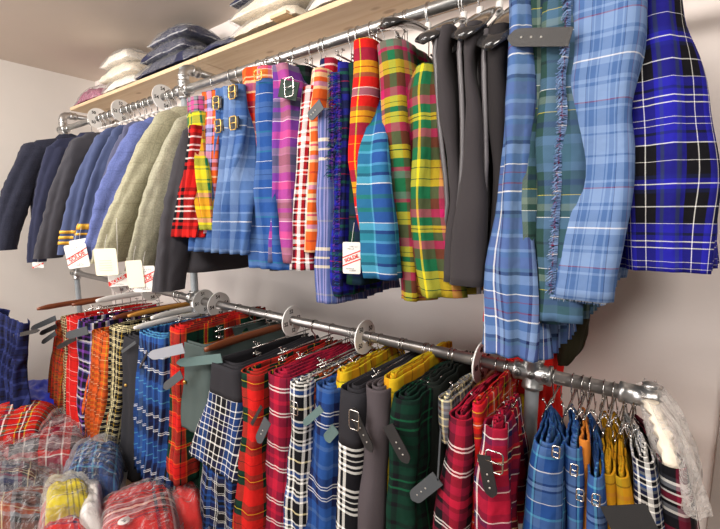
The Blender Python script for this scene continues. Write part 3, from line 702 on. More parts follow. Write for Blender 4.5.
hb = MB(); P = rows_px([(549, 607, 298)], .85)[0]
for i in range(70):
    x = lerp(P[0], P[1], i/69); a = Vector((x, .846, P[3]+.002)); hb.tube([a, a+Vector((random.uniform(-.003, .003), -.002, -random.uniform(.006, .011)))], [.0012, .0006], 4)
hf = hb.build('fringe', T('t_fringe2', '', .1), r); hf['kind'] = 'stuff'
G_('k23', 'tartan_kilt', 'royal blue, black and white tartan kilt, rightmost on the upper rail', 'kilt', T('t_royal', 'V9 W.7 V4 W.7 V4 N2 V6 W.7 K11 W.7 K9 N3 V3 W.7', .25, 'V12 H4 V4 K10 W.8 K8 V5 W.8 N4', .14),
   [(636, 676, -30), (634, 680, 15), (632, 692, 60), (629, 701, 120), (625, 707, 180), (620, 711, 230), (619, 713, 272)], .90, .34, kk, hl=hl('royal blue, black and white kilt'), pleats=15, amp=.009, pinch=.8, rc=.04)
r = G_('rt', 'red_tunic', 'long bright red garment hanging behind the right steel post', 'garment', plain('red_wool', '#e0231c', .85, bump=.2),
   [(488, 560, 200), (492, 558, 300), (505, 551, 400), (505, 550, 560)], 1.17, .16, 'garments behind the right post', wob=.012, hl=hl('long bright red garment'))
G_('yt', 'yellow_sash', 'yellow cloth strip hanging beside the red garment behind the lower rail', 'cloth', T('t_yelstrip', 'Y16 K1 Y10 U1', .12),
   [(500, 522, 395), (502, 522, 430), (500, 520, 560)], 1.14, .02, 'garments behind the right post', hang=None, wob=.008)
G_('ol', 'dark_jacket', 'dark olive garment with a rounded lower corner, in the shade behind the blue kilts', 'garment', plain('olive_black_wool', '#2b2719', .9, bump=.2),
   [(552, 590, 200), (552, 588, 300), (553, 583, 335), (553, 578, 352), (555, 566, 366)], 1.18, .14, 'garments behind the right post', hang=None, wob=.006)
G_('rs', 'red_scarf_end', 'small bright red cloth end showing under the dark grey waistcoat', 'cloth', plain('red_wool', '', .85),
   [(486, 492, 288), (484, 490, 305), (482, 489, 322)], .96, .1, None, hang=None, wob=.003)

# ------------------------------------------------------------------ kilts on the lower rail, left to right
lk = 'kilts on the lower rail'
def hlo(s): return 'wire clip hanger on the lower rail holding the '+s
def low(key, label, mat, rows, zt=.95, hl_=None, name='tartan_kilt', cat='kilt', yback=1.22, Y=None, group=lk, **kw):
    x, y = (rows[0][0]+rows[0][1])/2, rows[0][2]
    Y0 = Y if Y else max(.6, min(1.0, atz(x, y, zt).y))
    kw.setdefault('layers', 3); kw.setdefault('thick', .005); kw.setdefault('wob', .011); kw.setdefault('pinch', .35)
    rr = [(a[0], a[1], a[2], Y0-(.0 if i == 0 else .008)) for i, a in enumerate(rows)]
    dep = kw.pop('depth', yback-Y0)
    r = garment(key, name, label, cat, mat, rr, Y0, dep, group, hang='low', hl=hlo(hl_) if hl_ else None, **kw)
    return r, Y0
r1, y1 = low('b1', 'rust red tartan kilt at the far left end of the lower rail', T('t_rust', 'U14 u6 R4 K2 U8 y1 u6', .14), [(55, 62, 322), (52, 62, 350), (49, 62, 380), (46, 60, 420), (44, 60, 450)], hl_='rust red kilt', pleats=18, Y=.78)
r2, y2 = low('b2', 'narrow tan and black check kilt between the rust and scarlet ones', T('t_tanblk', 'C3 K4 U3 K2 C2 K5', .05), [(60, 68, 318), (61, 67, 350), (61, 67, 380), (60, 67, 450)], hl_='tan and black check kilt', pleats=8, Y=.78)
r3, y3 = low('b3', 'scarlet tartan kilt left of the purple and white one', T('t_scarlet', 'R20 K1 R8 W1 R10 g2', .14), [(66, 77, 318), (67, 76, 350), (67, 77, 380), (68, 80, 415), (68, 82, 450)], hl_='scarlet kilt', pleats=12, Y=.78)
r4, y4 = low('b4', 'dark purple and white check kilt beside the orange plaid one', T('t_purpw', 'P6 K8 N6 L3 W3 K6 P4', .16), [(77, 89, 322), (77, 89, 350), (77, 89, 390), (78, 90, 450)], hl_='dark purple and white kilt', pleats=10, Y=.78)
r5, y5 = low('b5', 'orange and rust plaid kilt with sharp pleats', T('t_orplaid', 'O10 U8 C1 U6 K2 O6 y2 U10', .15), [(90, 108, 334), (89, 107, 360), (86, 106, 400), (80, 102, 452)], hl_='orange and rust plaid kilt', pleats=30, amp=.008, Y=.78)
r6, y6 = low('b6', 'black and cream check kilt right of the orange plaid one', T('t_blkcream', 'K10 C2 K2 C1.5 K8 y1', .075), [(108, 122, 328), (107, 121, 360), (105, 119, 400), (101, 116, 440)], hl_='black and cream check kilt', pleats=24, amp=.008, Y=.78)
r7, y7 = low('b7', 'plain black kilt with a small brass button', plain('black_wool', '#2a2a2e', .9, bump=.25), [(122, 138, 338), (122, 138, 370), (120, 138, 420), (119, 134, 477)], hl_='plain black kilt with the brass button', Y=.78)
MB().prof(at(126, 385, y7-.012), (.5, -.85, 0), [(0, .004), (.002, .0075), (.005, .006), (.006, .002)], 14).build('button', BRASS, r7)
r8, y8 = low('b8', 'bright blue and black pleated tartan kilt', T('t_blublk', 'B18 c2 B8 N3 K12 W1.3 N1.5 W1.3 K8 N3', .26, 'B14 A4 N6 B8 K6', .10), [(137, 160, 334), (137, 163, 360), (137, 165, 400), (136, 166, 440), (135, 167, 476)], hl_='bright blue and black kilt', pleats=26, amp=.012, Y=.78)
r9, y9 = low('b9', 'red and dark green tartan kilt left of the grey green waistcoat', T('t_redgrn', 'R12 K1 R5 O2 g14 K3 g6 Y.6 R4', .20), [(166, 180, 328), (166, 180, 370), (167, 180, 420), (168, 181, 482)], hl_='red and dark green kilt', pleats=12, Y=.78)
GG = plain('grey_green_cloth', '#4a5553', .85, bump=.3, bscale=300); DG = plain('dark_green_cloth2', '#2c3d38', .9, bump=.25)
r10, y10 = low('b10', 'dark green kilt with a tartan hem under the grey green waistcoat', T('t_dkg', 'g20 g20 G2 C1 P3 M2 C1', .52), [(182, 206, 352), (181, 205, 400), (181, 204, 440), (181, 203, 484)], hl_='dark green kilt with tartan hem', pleats=10, Y=.86)
r11, y11 = low('b11', 'short grey green waistcoat with a brass button and long cloth tab', GG, [(180, 204, 344), (178, 208, 380), (176, 209, 431)], hl_='short grey green waistcoat', name='waistcoat', cat='waistcoat', Y=.80, layers=2, wob=.005)
MB().prof(at(185, 382, y11-.012), (.5, -.85, 0), [(0, .004), (.002, .008), (.005, .006), (.006, .002)], 14).build('button', BRASS, r11)
GT = plain('slate_green_tab', '#5a6e6c', .8, bump=.2)
def pstrap(parent, p0, p1, Y, w=.02, m=None, Y1=None, **k): return strap(parent, at(*p0, Y), at(*p1, Y1 or Y), w, m, **k)
pstrap(r11, (222, 358), (177, 363), y11-.02, .032, GT, holes=0, Y1=y11-.05)
# navy, black and white plaid kilt: black top, plaid lower half
BLK = plain('black_suiting', '#29282c', .85, bump=.25)
r12, y12 = low('b12', 'black topped kilt with a wide navy and white plaid lower apron', T('t_navwht', 'W2 K10 W1.4 K6 W1.4 N8 W1 K4', .19, 'W2 K9 W1.4 N7 W1 B8 W1.4', .19), [(208, 236, 366), (205, 237, 403), (197, 237, 430), (187, 238, 468)], hl_='black topped navy and white kilt', band=BLK, bandh=.115, Y=.77, wob=.004)
r12b, y12b = low('b12b', 'dark check kilt mostly hidden below the navy and white plaid apron', T('t_dkchk', 'K12 W1 K2 W1 N8 B4 K6', .12), [(204, 236, 400), (203, 236, 470), (200, 236, 560)], Y=.82, pleats=12, depth=.3)
r13, y13 = low('b13', 'bright red tartan kilt with thin green and yellow lines', T('t_brtred', 'R20 g7 K3 Y.8 K3 g5 R12 K1', .22), [(237, 256, 374), (236, 254, 420), (235, 254, 470), (234, 256, 560)], hl_='bright red kilt with green lines', pleats=8, zt=.95)
r14, y14 = low('b14', 'dark grey kilt hidden between the bright red and crimson ones', BLK, [(256, 266, 378), (255, 266, 430), (255, 268, 560)], hl_='hidden dark grey kilt', Y=.82, layers=2)
r15, y15 = low('b15', 'crimson and maroon tartan kilt with white lines, folded into a thick roll at top', T('t_crim', 'x12 M10 W1.4 M2 W1.4 M8 x4', .19, 'x10 M10 K2 M8 K3', .14), [(264, 287, 376), (265, 286, 420), (262, 286, 470), (256, 286, 560)], hl_='crimson and maroon kilt with white lines', pleats=8, layers=4)
r16, y16 = low('b16', 'black, white and blue check kilt right of the crimson one', T('t_bwb', 'K7 W2 K2 W2 B4 W2 K10 C2', .17), [(288, 302, 384), (287, 301, 430), (284, 301, 480), (282, 301, 560)], hl_='black, white and blue check kilt', pleats=10)
r17, y17 = low('b17', 'narrow rust orange and green kilt squeezed left of the bright blue one', T('t_rustg', 'U8 g6 O4 K3', .10), [(302, 312, 382), (302, 311, 430), (300, 310, 560)], hl_='narrow rust and green kilt', Y=.84)
r18, y18 = low('b18', 'bright blue tartan kilt with white double lines in the middle of the lower rail', T('t_bluwht', 'B14 A4 B10 N8 W1.2 N2 W1.2 N8', .22, 'B16 N6 B8', .10), [(313, 334, 388), (313, 332, 430), (311, 334, 480), (307, 337, 560)], hl_='bright blue kilt with white lines', pleats=12, amp=.01)
r19a, _ = low('b19a', 'yellow kilt end showing behind the black and white one', T('t_yelend', 'Y10 Z8 K1.5 Y6 o4', .14), [(334, 346, 372), (333, 346, 400), (333, 346, 480)], hl_='half-hidden yellow kilt', Y=.87)
r19, y19 = low('b19', 'black topped kilt with a black and white tartan skirt', T('t_bwt', 'K12 W2 K2 W2 K3 W1', .12), [(336, 362, 392), (335, 361, 420), (334, 359, 452), (331, 358, 560)], hl_='black topped black and white kilt', band=BLK, bandh=.155, Y=.79, wob=.003)
r20, y20 = low('b20', 'plain dark grey brown kilt with a black buckled strap', plain('grey_brown_wool', '#4b4447', .85, bump=.25), [(363, 384, 390), (360, 383, 430), (358, 380, 480), (354, 379, 560)], hl_='plain grey brown kilt', Y=.80)
r21, y21 = low('b21', 'golden yellow kilt with black lines beside the dark green one', T('t_gold', 'Y16 Z10 K1.4 Z6 y4', .17), [(380, 396, 380), (380, 394, 430), (381, 392, 480), (383, 392, 560)], hl_='golden yellow kilt', Y=.83)
r22, y22 = low('b22', 'large very dark green tartan kilt with a black tongue strap', T('t_vdg', 'g14 K4 g8 K5 G2 K6', .16), [(391, 414, 400), (386, 413, 430), (384, 412, 480), (378, 412, 560)], hl_='large very dark green kilt', Y=.80, pleats=6)
r22b, y22b = low('b22b', 'black kilt right of the large dark green one', plain('black_green_wool', '#181d1a', .9, bump=.2), [(414, 438, 385), (413, 438, 430), (412, 437, 480), (410, 436, 560)], hl_='black kilt beside the dark green one', Y=.90)  # one even near-black green cloth
r23, y23 = low('b23', 'grey and tan check kilt roll with a wooden tip under it', T('t_greytan', 'S6 C2 D4 S3 u3', .06), [(437, 450, 400), (438, 450, 425), (440, 450, 445)], hl_='grey and tan check kilt', Y=.88, layers=3)
r24, y24 = low('b24', 'dark crimson tartan kilt with broad white double lines', T('t_crimw', 'x8 K5 M8 K10 W1.6 K2 W1.6 K6 M6', .20, 'x8 M8 K9', .11), [(443, 470, 420), (440, 469, 450), (437, 467, 480), (430, 464, 560)], hl_='dark crimson kilt with white double lines', Y=.80, layers=5, pinch=.3)
r25, y25 = low('b25', 'narrow red tartan kilt with yellow edging beside a wooden hanger', T('t_rednar', 'R10 x6 Y1 g3 R4 O2 W.8', .12), [(470, 480, 405), (468, 479, 440), (466, 477, 480), (463, 475, 560)], hl_='narrow red kilt with yellow edging', Y=.83, layers=2)
r26, y26 = low('b26', 'cherry red tartan kilt with a black tongue strap and chrome buckle', T('t_cherry', 'x10 M6 W1 N4 M8 R3 C.8 K5', .18), [(481, 503, 430), (480, 503, 460), (477, 502, 500), (474, 502, 560)], hl_='cherry red kilt with the buckle', Y=.80, layers=4, pinch=.1, pleats=6, depth=.2)
T('t_sky', 'B16 A8 c2 B12 W.8 A10 N2 b4', .22, 'B14 A6 N1 c2 B8', .11)
def hang_from(key, label, mat, rows, px_clip, Y, zb, hl_, depth=.22, **kw):
    """pinched in a clip under the rail, its front drooping towards the room"""
    xbk = at(px_clip, 380, YR-.02).x
    rr = rows_px([rows[0]], Y)[0]
    kw.setdefault('layers', 4); kw.setdefault('pinch', .25)
    slope = (zb-rr[3])/depth
    rt = garment(key, 'tartan_kilt', label, 'kilt', mat, rows, Y, depth, lk, hang=None, zback=slope, xb=xbk, thick=.004, wob=.006, **kw)
    t = clip_hanger(xbk, ZB, hlo(hl_), 'clip hangers on the lower rail', z_bar=zb+.02, y0=YR-.09, y1=YR+.1, wire=.0018)
    return rt
g27 = hang_from('b27', 'sky blue tartan kilt nearest the right steel post', T('t_sky', '', .2), [(530, 561, 448), (526, 560, 480), (518, 558, 560)], 553, .84, .965, 'sky blue kilt nearest the post')
g28 = hang_from('b28', 'blue tartan kilt, the second of the three blue ones right of the post', T('t_sky', '', .2), [(563, 582, 448), (564, 583, 480), (564, 584, 560)], 572, .88, .965, 'second blue kilt', u0=.05)
g29 = hang_from('b29', 'narrow orange kilt edge between two blue kilts', plain('orange_wool', '#c8782e', .85), [(580, 588, 440), (580, 588, 480), (580, 588, 560)], 582, .90, .96, 'narrow orange kilt', layers=1)
g30 = hang_from('b30', 'blue tartan kilt just left of the yellow kilts', T('t_sky', '', .2), [(586, 604, 478), (586, 606, 500), (588, 610, 560)], 590, .87, .965, 'blue kilt left of the yellow ones', u0=.09)
g31 = hang_from('b31', 'golden yellow kilt, left one of the pair near the rail end', T('t_gold2', 'Z14 y6 K1.2 Z6 o3', .12), [(600, 615, 475), (602, 618, 500), (604, 620, 560)], 604, .90, .965, 'left golden kilt', u0=.02)
g32 = hang_from('b32', 'golden yellow kilt, right one of the pair near the rail end', T('t_gold2', '', .12), [(613, 628, 478), (616, 632, 500), (618, 640, 560)], 614, .91, .965, 'right golden kilt')
strap(g32, at(606, 518, .84), at(652, 516, .84), .045, plain('dull_black_leather', '#242425', .6, bump=.3, bscale=500), holes=0, tongue=False)
g33 = hang_from('b33', 'navy, white and blue striped kilt under the end of the lower rail', T('t_navstr', 'W4 K6 W2 N5 S4 B4 W2 K5', .085), [(630, 655, 462), (634, 660, 490), (640, 668, 560)], 626, .92, .955, 'navy and white striped kilt', layers=5)
g34 = hang_from('b34', 'maroon, black and white tartan kilt inside clear plastic, rightmost on the lower rail', T('t_marw', 'M8 K10 D4 W3 S4 K3 W2 M6', .14), [(658, 688, 468), (660, 694, 500), (664, 702, 560)], 636, .93, .955, 'rightmost maroon kilt', layers=4)
# straps and buckles that stick out of the folded kilts
pstrap(r1, (56, 318), (31, 329), y1-.03, .03, GLEATHER, Y1=y1-.06, holes=0)
pstrap(r1, (57, 326), (40, 334), y1-.04, .026, LEATHER, Y1=y1-.07, holes=0)
pstrap(r1, (56, 333), (42, 343), y1-.04, .026, GLEATHER, Y1=y1-.07, holes=0)
pstrap(r4, (88, 330), (66, 336), y4-.03, .04, GLEATHER, Y1=y4-.06, holes=0)
pstrap(r3, (76, 338), (57, 348), y3-.03, .025, LEATHER, Y1=y3-.05, holes=0)
pstrap(r9, (184, 348), (149, 356), y9-.05, .036, plain('pale_grey_tab', '#8d8f97', .7), Y1=y9-.1, holes=0)
pstrap(r9, (182, 374), (164, 388), y9-.05, .03, GLEATHER, Y1=y9-.06, holes=0)
pstrap(r7, (136, 342), (122, 352), y7-.02, .012, GLEATHER, Y1=y7-.03, holes=0, tongue=False)
pstrap(r8, (148, 352), (140, 368), y8-.02, .01, LEATHER, holes=0, tongue=False)
pstrap(r14, (268, 420), (258, 442), y14-.11, .03, GLEATHER, holes=2)
pstrap(r14, (262, 406), (252, 424), y14-.11, .01, LEATHER, holes=0, tongue=False)
pstrap(r20, (352, 408), (372, 452), y20-.03, .028, LEATHER)
buckle(r20, at(354, 420, y20-.04), .03, .05)
pstrap(r17, (322, 408), (304, 424), y17-.09, .02, GT, holes=0, sag=.0)
pstrap(r18, (336, 428), (326, 440), y18-.03, .03, plain('slate_green_tab', ''), holes=0)
pstrap(r22, (388, 425), (408, 463), y22-.03, .034, LEATHER)
pstrap(r22b, (438, 478), (412, 499), y22b-.11, .034, GLEATHER)
pstrap(r22b, (441, 430), (438, 480), y22b-.11, .004, GLEATHER, holes=0, tongue=False)
pstrap(r26, (484, 455), (492, 497), y26-.03, .028, LEATHER)
buckle(r26, at(494, 462, y26-.03), .035, .045)
buckle(r16, at(294, 408, y16-.02), .03, .04)
for rr_, px, py, yy in ((g28, 574, 470, .86), (g30, 596, 500, .85), (g28, 580, 495, .86), (g27, 556, 452, .82)):
    buckle(rr_, at(px, py, yy), .013, .024)

# loose hangers whose arms show between the kilts
bar_hanger((96, 301), 1.0, 'white plastic hanger lying furthest left among the lower kilts', WHITEP, length=.36, h=.026, w=.008)
bar_hanger((151, 318), .985, 'white plastic hanger above the bright blue and black kilt', WHITEP, length=.36, h=.024, w=.008)
bar_hanger((134, 328), .975, 'white plastic hanger end above the plain black kilt', WHITEP, length=.3, h=.02, w=.008)
bar_hanger((205, 350), .97, 'red brown wooden hanger with a pale tip above the black topped plaid kilt', WOODH, length=.42, h=.026)
bar_hanger((37, 309), .985, 'dark wooden hanger at the far left end of the lower rail', WOODH, length=.34, h=.022)
bar_hanger((72, 305), .985, 'brown wooden hanger above the scarlet kilt', WOODH, length=.34, h=.02)
bar_hanger((113, 318), .98, 'brown wooden hanger above the black and cream check kilt', WOODH, length=.36, h=.022)
bar_hanger((128, 316), .985, 'light wooden hanger above the plain black kilt', ORWOOD, length=.36, h=.02)
bar_hanger((388, 398), .965, 'black hanger poking out above the golden yellow kilt', BLACKP, length=.36, h=.02)
bar_hanger((368, 385), .965, 'brown wooden hanger above the grey brown kilt', WOODH, length=.36, h=.02)
bar_hanger((467, 400), .965, 'light wooden hanger above the narrow red kilt', ORWOOD, length=.3, h=.02)
bar_hanger((496, 402), .965, 'red brown wooden hanger above the cherry red kilt', WOODH, length=.3, h=.02)

# ------------------------------------------------------------------ round size dividers on both rails
def disc(label, px, py, zr, num, Yoff=0, white='#e9e6e1', rot=0, tilt=0):
    a = at(px, py, YR); x = a.x; c = Vector((x, YR, zr-.004)); t = thing('size_divider', label, 'size divider', c, 'round size dividers on the rails')
    mb = MB(); n = 48; th = .0022; ro, ri = .059, .0195; rows = []
    sx = Vector((1, tilt, 0)).normalized(); sy = Vector((-tilt, 1, 0)).normalized()
    def ring(r, dx): return [c+sx*dx+sy*r*math.cos(2*math.pi*k/n)+Vector((0, 0, r*math.sin(2*math.pi*k/n))) for k in range(n)]
    rows = [ring(ro, -th), ring(ro+.0006, 0), ring(ro, th), ring(ri, th), ring(ri, -th), ring(ro, -th)]
    mb.grid(rows, closed=True); mb.build('disc', plain('white_divider_plastic', white, .45), t, angle=40)
    for k in range(4):
        a = math.pi/2*k+rot; rad = sy*math.cos(a)+Vector((0, 0, math.sin(a))); tan = sy*-math.sin(a)+Vector((0, 0, math.cos(a)))
        text_obj(num, .022, c+rad*.039+sx*(th+.0003), sy, (0, 0, 1), INK, t, 'size_number', bold=.0005)
for a in ((99, 122, ZT, '50', 'size divider furthest left on the upper rail, above the slate blue jackets'), (122, 111, ZT, '52', 'size divider on the upper rail above the blue tweed jacket'),
          (164, 96, ZT, '54', 'size divider on the upper rail above the sage tweed jackets, near the post'),
          (204, 301, ZB, '56', 'size divider marked 56 beside the left post on the lower rail'), (219, 305, ZB, '54', 'size divider marked 54, just right of the 56 one on the lower rail'),
          (292, 322, ZB, '52', 'size divider marked 52 above the bright red kilt'), (365, 336, ZB, '50', 'size divider marked 50 above the plain grey brown kilt'),
          (481, 366, ZB, '48', 'size divider seen edge on, above the narrow red kilt')):
    disc(a[4], a[0], a[1], a[2], a[3], rot=.15 if a[3] != '50' else .7, tilt={'52': .12, '48': -.06}.get(a[3], 0))
disc('small size divider low behind the sale tags on the lower rail', 121, 286, ZB, '58')
disc('small size divider on the lower rail under the long dark grey jacket', 152, 291, ZB, '58')

# ------------------------------------------------------------------ many bare hooks of the jacket hangers packed on the rail
for i in range(16):
    x = lerp(-2.72, -1.86, i/15)+random.uniform(-.012, .012)
    if min(abs(x-at(p, q, YR).x) for p, q in ((99, 122), (122, 111), (164, 96))) < .02: continue
    t = thing('hanger_hook', 'chrome hanger hook packed on the upper rail above the jackets', 'hanger', (x, YR, ZT), 'chrome hooks above the jackets')
    MB().tube(hook_pts(x, ZT, drop=.06), .0026, 6).build('hook', CHROME, t)
    MB().tube([(x, YR-.03, ZT-.075), (x, YR, ZT-.06), (x, YR+.03, ZT-.075)], .005, 6).build('arm', WHITEP, t)

# ------------------------------------------------------------------ bags
def pillow(quad, h, mat, name, parent=None, nu=40, nv=28, crumple=.02, freq=6, seed=0, uvs=1.0, edge=2.6, sharp=0, floor_z=None):
    """a soft packet: quad = four world corners of its base (a-b near edge, d-c far edge)"""
    a, b, c, d = [Vector(q) for q in quad]; N = (b-a).cross(d-a).normalized()
    if N.z < 0: N = -N
    lu = (b-a).length; lv = (d-a).length; G = []; U = []
    for side in (1, -1):
        gr = []; uu = []
        for j in range(nv+1):
            row = []; ur = []
            for i in range(nu+1):
                u = i/nu; v = j/nv; U2 = 2*u-1; V2 = 2*v-1
                k = 1-.06*(abs(V2)**2)*(abs(U2)**4)-.0; uc = .5+(u-.5)*(1-.05*V2*V2*abs(U2)); vc = .5+(v-.5)*(1-.05*U2*U2*abs(V2))
                p = a.lerp(b, uc).lerp(d.lerp(c, uc), vc)
                f = max(0, (1-abs(U2)**edge))**.5*max(0, (1-abs(V2)**edge))**.5
                q = Vector((u*lu*freq, v*lv*freq, seed*5.3))
                nz = noise.noise(q)+.5*noise.noise(q*2.3)+.3*(1-2*abs(noise.noise(q*3.1+Vector((3, 1, 7)))))*(1+sharp)
                hh = h*f*(1 if side == 1 else .15)+crumple*nz*(.35+.65*f)*(1 if side == 1 else .2)
                out = crumple*.8*noise.noise(q+Vector((9, 9, 9)))*(1-f)
                row.append(p+N*hh*side+(b-a).normalized()*out*U2+(d-a).normalized()*out*V2+ (N*.002*side)); ur.append((u*lu*uvs, v*lv*uvs))
            gr.append(row); uu.append(ur)
        if side == -1: gr = [r[::-1] for r in gr]; uu = [r[::-1] for r in uu]
        G.append((gr, uu))
    mb = MB()
    for gr, uu in G: mb.grid(gr, uu)
    # rim joining both skins
    top, bot = G[0][0], [r[::-1] for r in G[1][0]]
    def rim(g): return g[0]+[r[-1] for r in g[1:]]+g[-1][::-1][1:]+[r[0] for r in g[::-1][1:-1]]
    A = rim(top); B = rim(bot); mb.grid([A, B], closed=True)
    if floor_z is not None: mb.v = [(x, y, max(z, floor_z)) for x, y, z in mb.v]
    return mb.build(name, mat, parent)
def quad_z(pts, z): return [atz(x, y, z) for x, y in pts]
def grow(q, g):
    c = sum((Vector(p) for p in q), Vector())/4; return [c+(Vector(p)-c)*g for p in q]
def bag(name, label, cat, quad, h, mat, group=None, plas=None, crumple=.015, freq=7, seed=0, pcr=.02, pg=1.14, uvs=1.0, plastic_h=1.25, part='folded_cloth', sharp=0, fz=None, edge=2.6):
    c = sum((Vector(p) for p in quad), Vector())/4
    t = thing(name, label, cat, c, group)
    pillow(quad, h, mat, part, t, crumple=crumple, freq=freq, seed=seed, uvs=uvs, sharp=sharp, floor_z=fz, edge=edge)
    if plas is not False:
        q2 = [Vector(p)-Vector((0, 0, .004)) for p in grow(quad, pg)]
        pillow(q2, h*plastic_h, plas or CLEAR, 'plastic_bag', t, nu=70, nv=50, crumple=pcr, freq=7, seed=seed+1, edge=max(2.2, edge-.6), sharp=1.5, floor_z=fz)
    return t
# on the shelf
zs = 2.199
LACE = plain('white_lace', '#efe8dd', .85, bump=1.0, bscale=90, var=.08, vscale=60); LACE2 = plain('cream_lace', '#ece0cc', .85, bump=1.0, bscale=90, var=.08, vscale=60)
NAVP = plain('navy_cloth', '#34364f', .8, bump=.6, bscale=60, var=.25, vscale=40); PINKP = plain('pink_check_cloth', '#a6607a', .8, bump=.5, bscale=60, var=.35, vscale=45)
SHPL = plastic('shelf_plastic', base=.02, gain=.45)
def shelf_bag(label, x0, x1, y0, y1, z, h, mat, seed, skew=0, group='packets of clothes on the shelf', nose=0, **k):
    q = [(x0, y0, z), (x1, y0+skew, z), (x1, y1, z), (x0, y1, z)]
    return bag('clothes_packet', label, 'packet', q, h, mat, group, plas=SHPL, seed=seed, pg=1.05, pcr=.014, fz=zs if z < zs+.01 else None, **k)
shelf_bag('pink mottled packet at the left end of the shelf', -3.34, -2.90, 1.175, 1.40, zs, .085, PINKP, 1, crumple=.02, freq=14)
for i, (x0, x1, z, h, lb) in enumerate(((-2.86, -2.42, zs, .075, 'lowest'), (-2.90, -2.46, zs+.075, .08, 'second from the bottom'), (-2.86, -2.50, zs+.155, .07, 'topmost'))):
    shelf_bag('white frilly packet, %s of the three stacked right of the pink one' % lb, x0, x1, 1.17, 1.40, z, h, LACE if i != 1 else LACE2, 10+i, crumple=.012, freq=16)
for i, (x0, x1, y0, z, h, lb) in enumerate(((-2.42, -1.78, 1.16, zs, .075, 'lowest and widest'), (-2.36, -1.92, 1.17, zs+.08, .07, 'middle'), (-2.28, -1.90, 1.18, zs+.15, .06, 'topmost'))):
    shelf_bag('dark navy shiny packet, %s of the three above the steel elbow' % lb, x0, x1, y0, 1.40, z, h, NAVP, 20+i, crumple=.016, freq=12)
shelf_bag('long flat navy packet lying right of the steel elbow', -1.80, -1.52, 1.17, 1.40, zs, .045, NAVP, 25, crumple=.01, freq=10)
shelf_bag('long cream frilly packet, lower one of the pair on the right board', -1.52, -1.13, 1.15, 1.40, zs, .075, LACE2, 30, crumple=.012, freq=16)
shelf_bag('long cream packet, upper one of the pair on the right board', -1.54, -1.10, 1.16, 1.40, zs+.078, .075, LACE2, 31, crumple=.01, freq=10)
shelf_bag('navy packet on top of the long cream packets', -1.56, -1.2, 1.18, 1.40, zs+.155, .05, NAVP, 32, crumple=.016, freq=12)
shelf_bag('white frilly packet right of the long cream packets', -1.10, -.86, 1.17, 1.40, zs, .085, LACE, 33, crumple=.012, freq=16)
shelf_bag('white packet lying on the white frilly packet at the right', -1.12, -.86, 1.18, 1.40, zs+.09, .07, LACE, 35, crumple=.01, freq=12)
shelf_bag('pale mauve packet at the right end of the shelf bags', -.85, -.6, 1.17, 1.40, zs, .06, plain('mauve_cloth', '#8b7f8e', .8, bump=.5, bscale=60, var=.2, vscale=30), 34, crumple=.012, freq=12)
wb = MB().box((-1.21, 1.158, 2.203), (.09, .05, .012)).build('wooden_offcut', SHELF, smooth=False, bevel=.002); tag(wb, 'small wooden offcut lying at the shelf edge under the cream packets', 'wood offcut')

# ------------------------------------------------------------------ heap of bagged kilts on a low platform at the lower left
PZ = .12
tb = thing('low_platform', 'low pale wooden platform under the heap of bagged kilts', 'platform', (-2.3, .45, 0))
MB().box((-2.35, .46, PZ-.012), (2.1, .80, .024)).build('platform_top', wood('platform_wood', '#c9ab84', '#b8966c', .6, 0), tb, smooth=False, bevel=.003)
for x in (-3.3, -2.35, -1.4):
    for y in (.12, .8): MB().box((x, y, (PZ-.024)/2), (.06, .06, PZ-.024)).build('leg', wood('platform_wood', '', '', .6), tb, smooth=False)
hg = 'bagged kilts heaped on the platform'
BAGR = T('t_heapred', 'R18 N3 W1.2 g3 R8 Y1 K3 W1', .17)
def heap(label, px, z, h, mat, seed, cloth=False, **k):
    return bag(('plastic_packet' if 'packet' in label else 'folded_kilt') if cloth else 'bagged_kilt', label, 'packet' if 'packet' in label else 'kilt', quad_z(px, z), h, mat, hg, seed=seed, plas=False if cloth else None, fz=PZ+.002, edge=4.5, **k)
heap('bagged kilt of brown and grey check, buried lowest left in the heap', [(-30, 540), (70, 545), (75, 470), (-20, 470)], PZ+.02, .10, T('t_heapbrn', 'u8 K4 S3 U5 C1', .14), 41, crumple=.03)
heap('bagged kilt of maroon and white tartan in a long crinkled bag', [(-15, 490), (86, 478), (92, 412), (-10, 450)], PZ+.06, .12, T('t_heapmar', 'M8 W1 R4 K3 S5 W1', .16), 42, crumple=.03, pg=1.2)
heap('bagged navy striped kilt at the left frame edge, under the maroon bag', [(-40, 500), (40, 498), (45, 460), (-30, 462)], PZ+.08, .09, T('t_heapnav', 'N8 S3 M3 K4 C1 u4', .12), 43, crumple=.025)
heap('red tartan kilt folded without a bag beside the dark blue cloth', [(-30, 470), (42, 446), (66, 414), (-10, 414)], PZ+.13, .12, BAGR, 44, cloth=True, crumple=.025, freq=5)
heap('shiny royal blue plastic packet at the back left of the heap', [(12, 424), (60, 420), (62, 392), (20, 392)], PZ+.12, .12, plain('royal_blue_film', '#2a44e0', .3, bump=.5, bscale=30), 45, cloth=True, crumple=.025, freq=9)
heap('bagged blue and black tartan kilt under the plain black kilt', [(62, 500), (122, 500), (124, 454), (76, 462)], PZ+.14, .12, T('t_heapblu', 'B10 N6 c2 B4 K6', .10), 46, crumple=.03)
heap('bagged bright yellow tartan kilt in the middle of the heap', [(44, 532), (98, 522), (88, 492), (48, 496)], PZ+.17, .10, T('t_heapyel', 'Y20 K1.5 Y3 K1.5 Y3 K1.5', .10), 47, crumple=.02)
heap('bagged orange red kilt fold lying below the yellow one', [(40, 560), (96, 552), (84, 514), (44, 505)], PZ+.12, .09, T('t_heapor', 'R16 N2 R4 W1 S5 K4', .2), 48, crumple=.03)
heap('empty crumpled clear bag between the yellow and the red tartan packets', [(80, 545), (105, 545), (104, 490), (82, 492)], PZ+.14, .09, plain('pale_film', '#d9d4cf', .3, bump=.6, bscale=40), 49, crumple=.03)
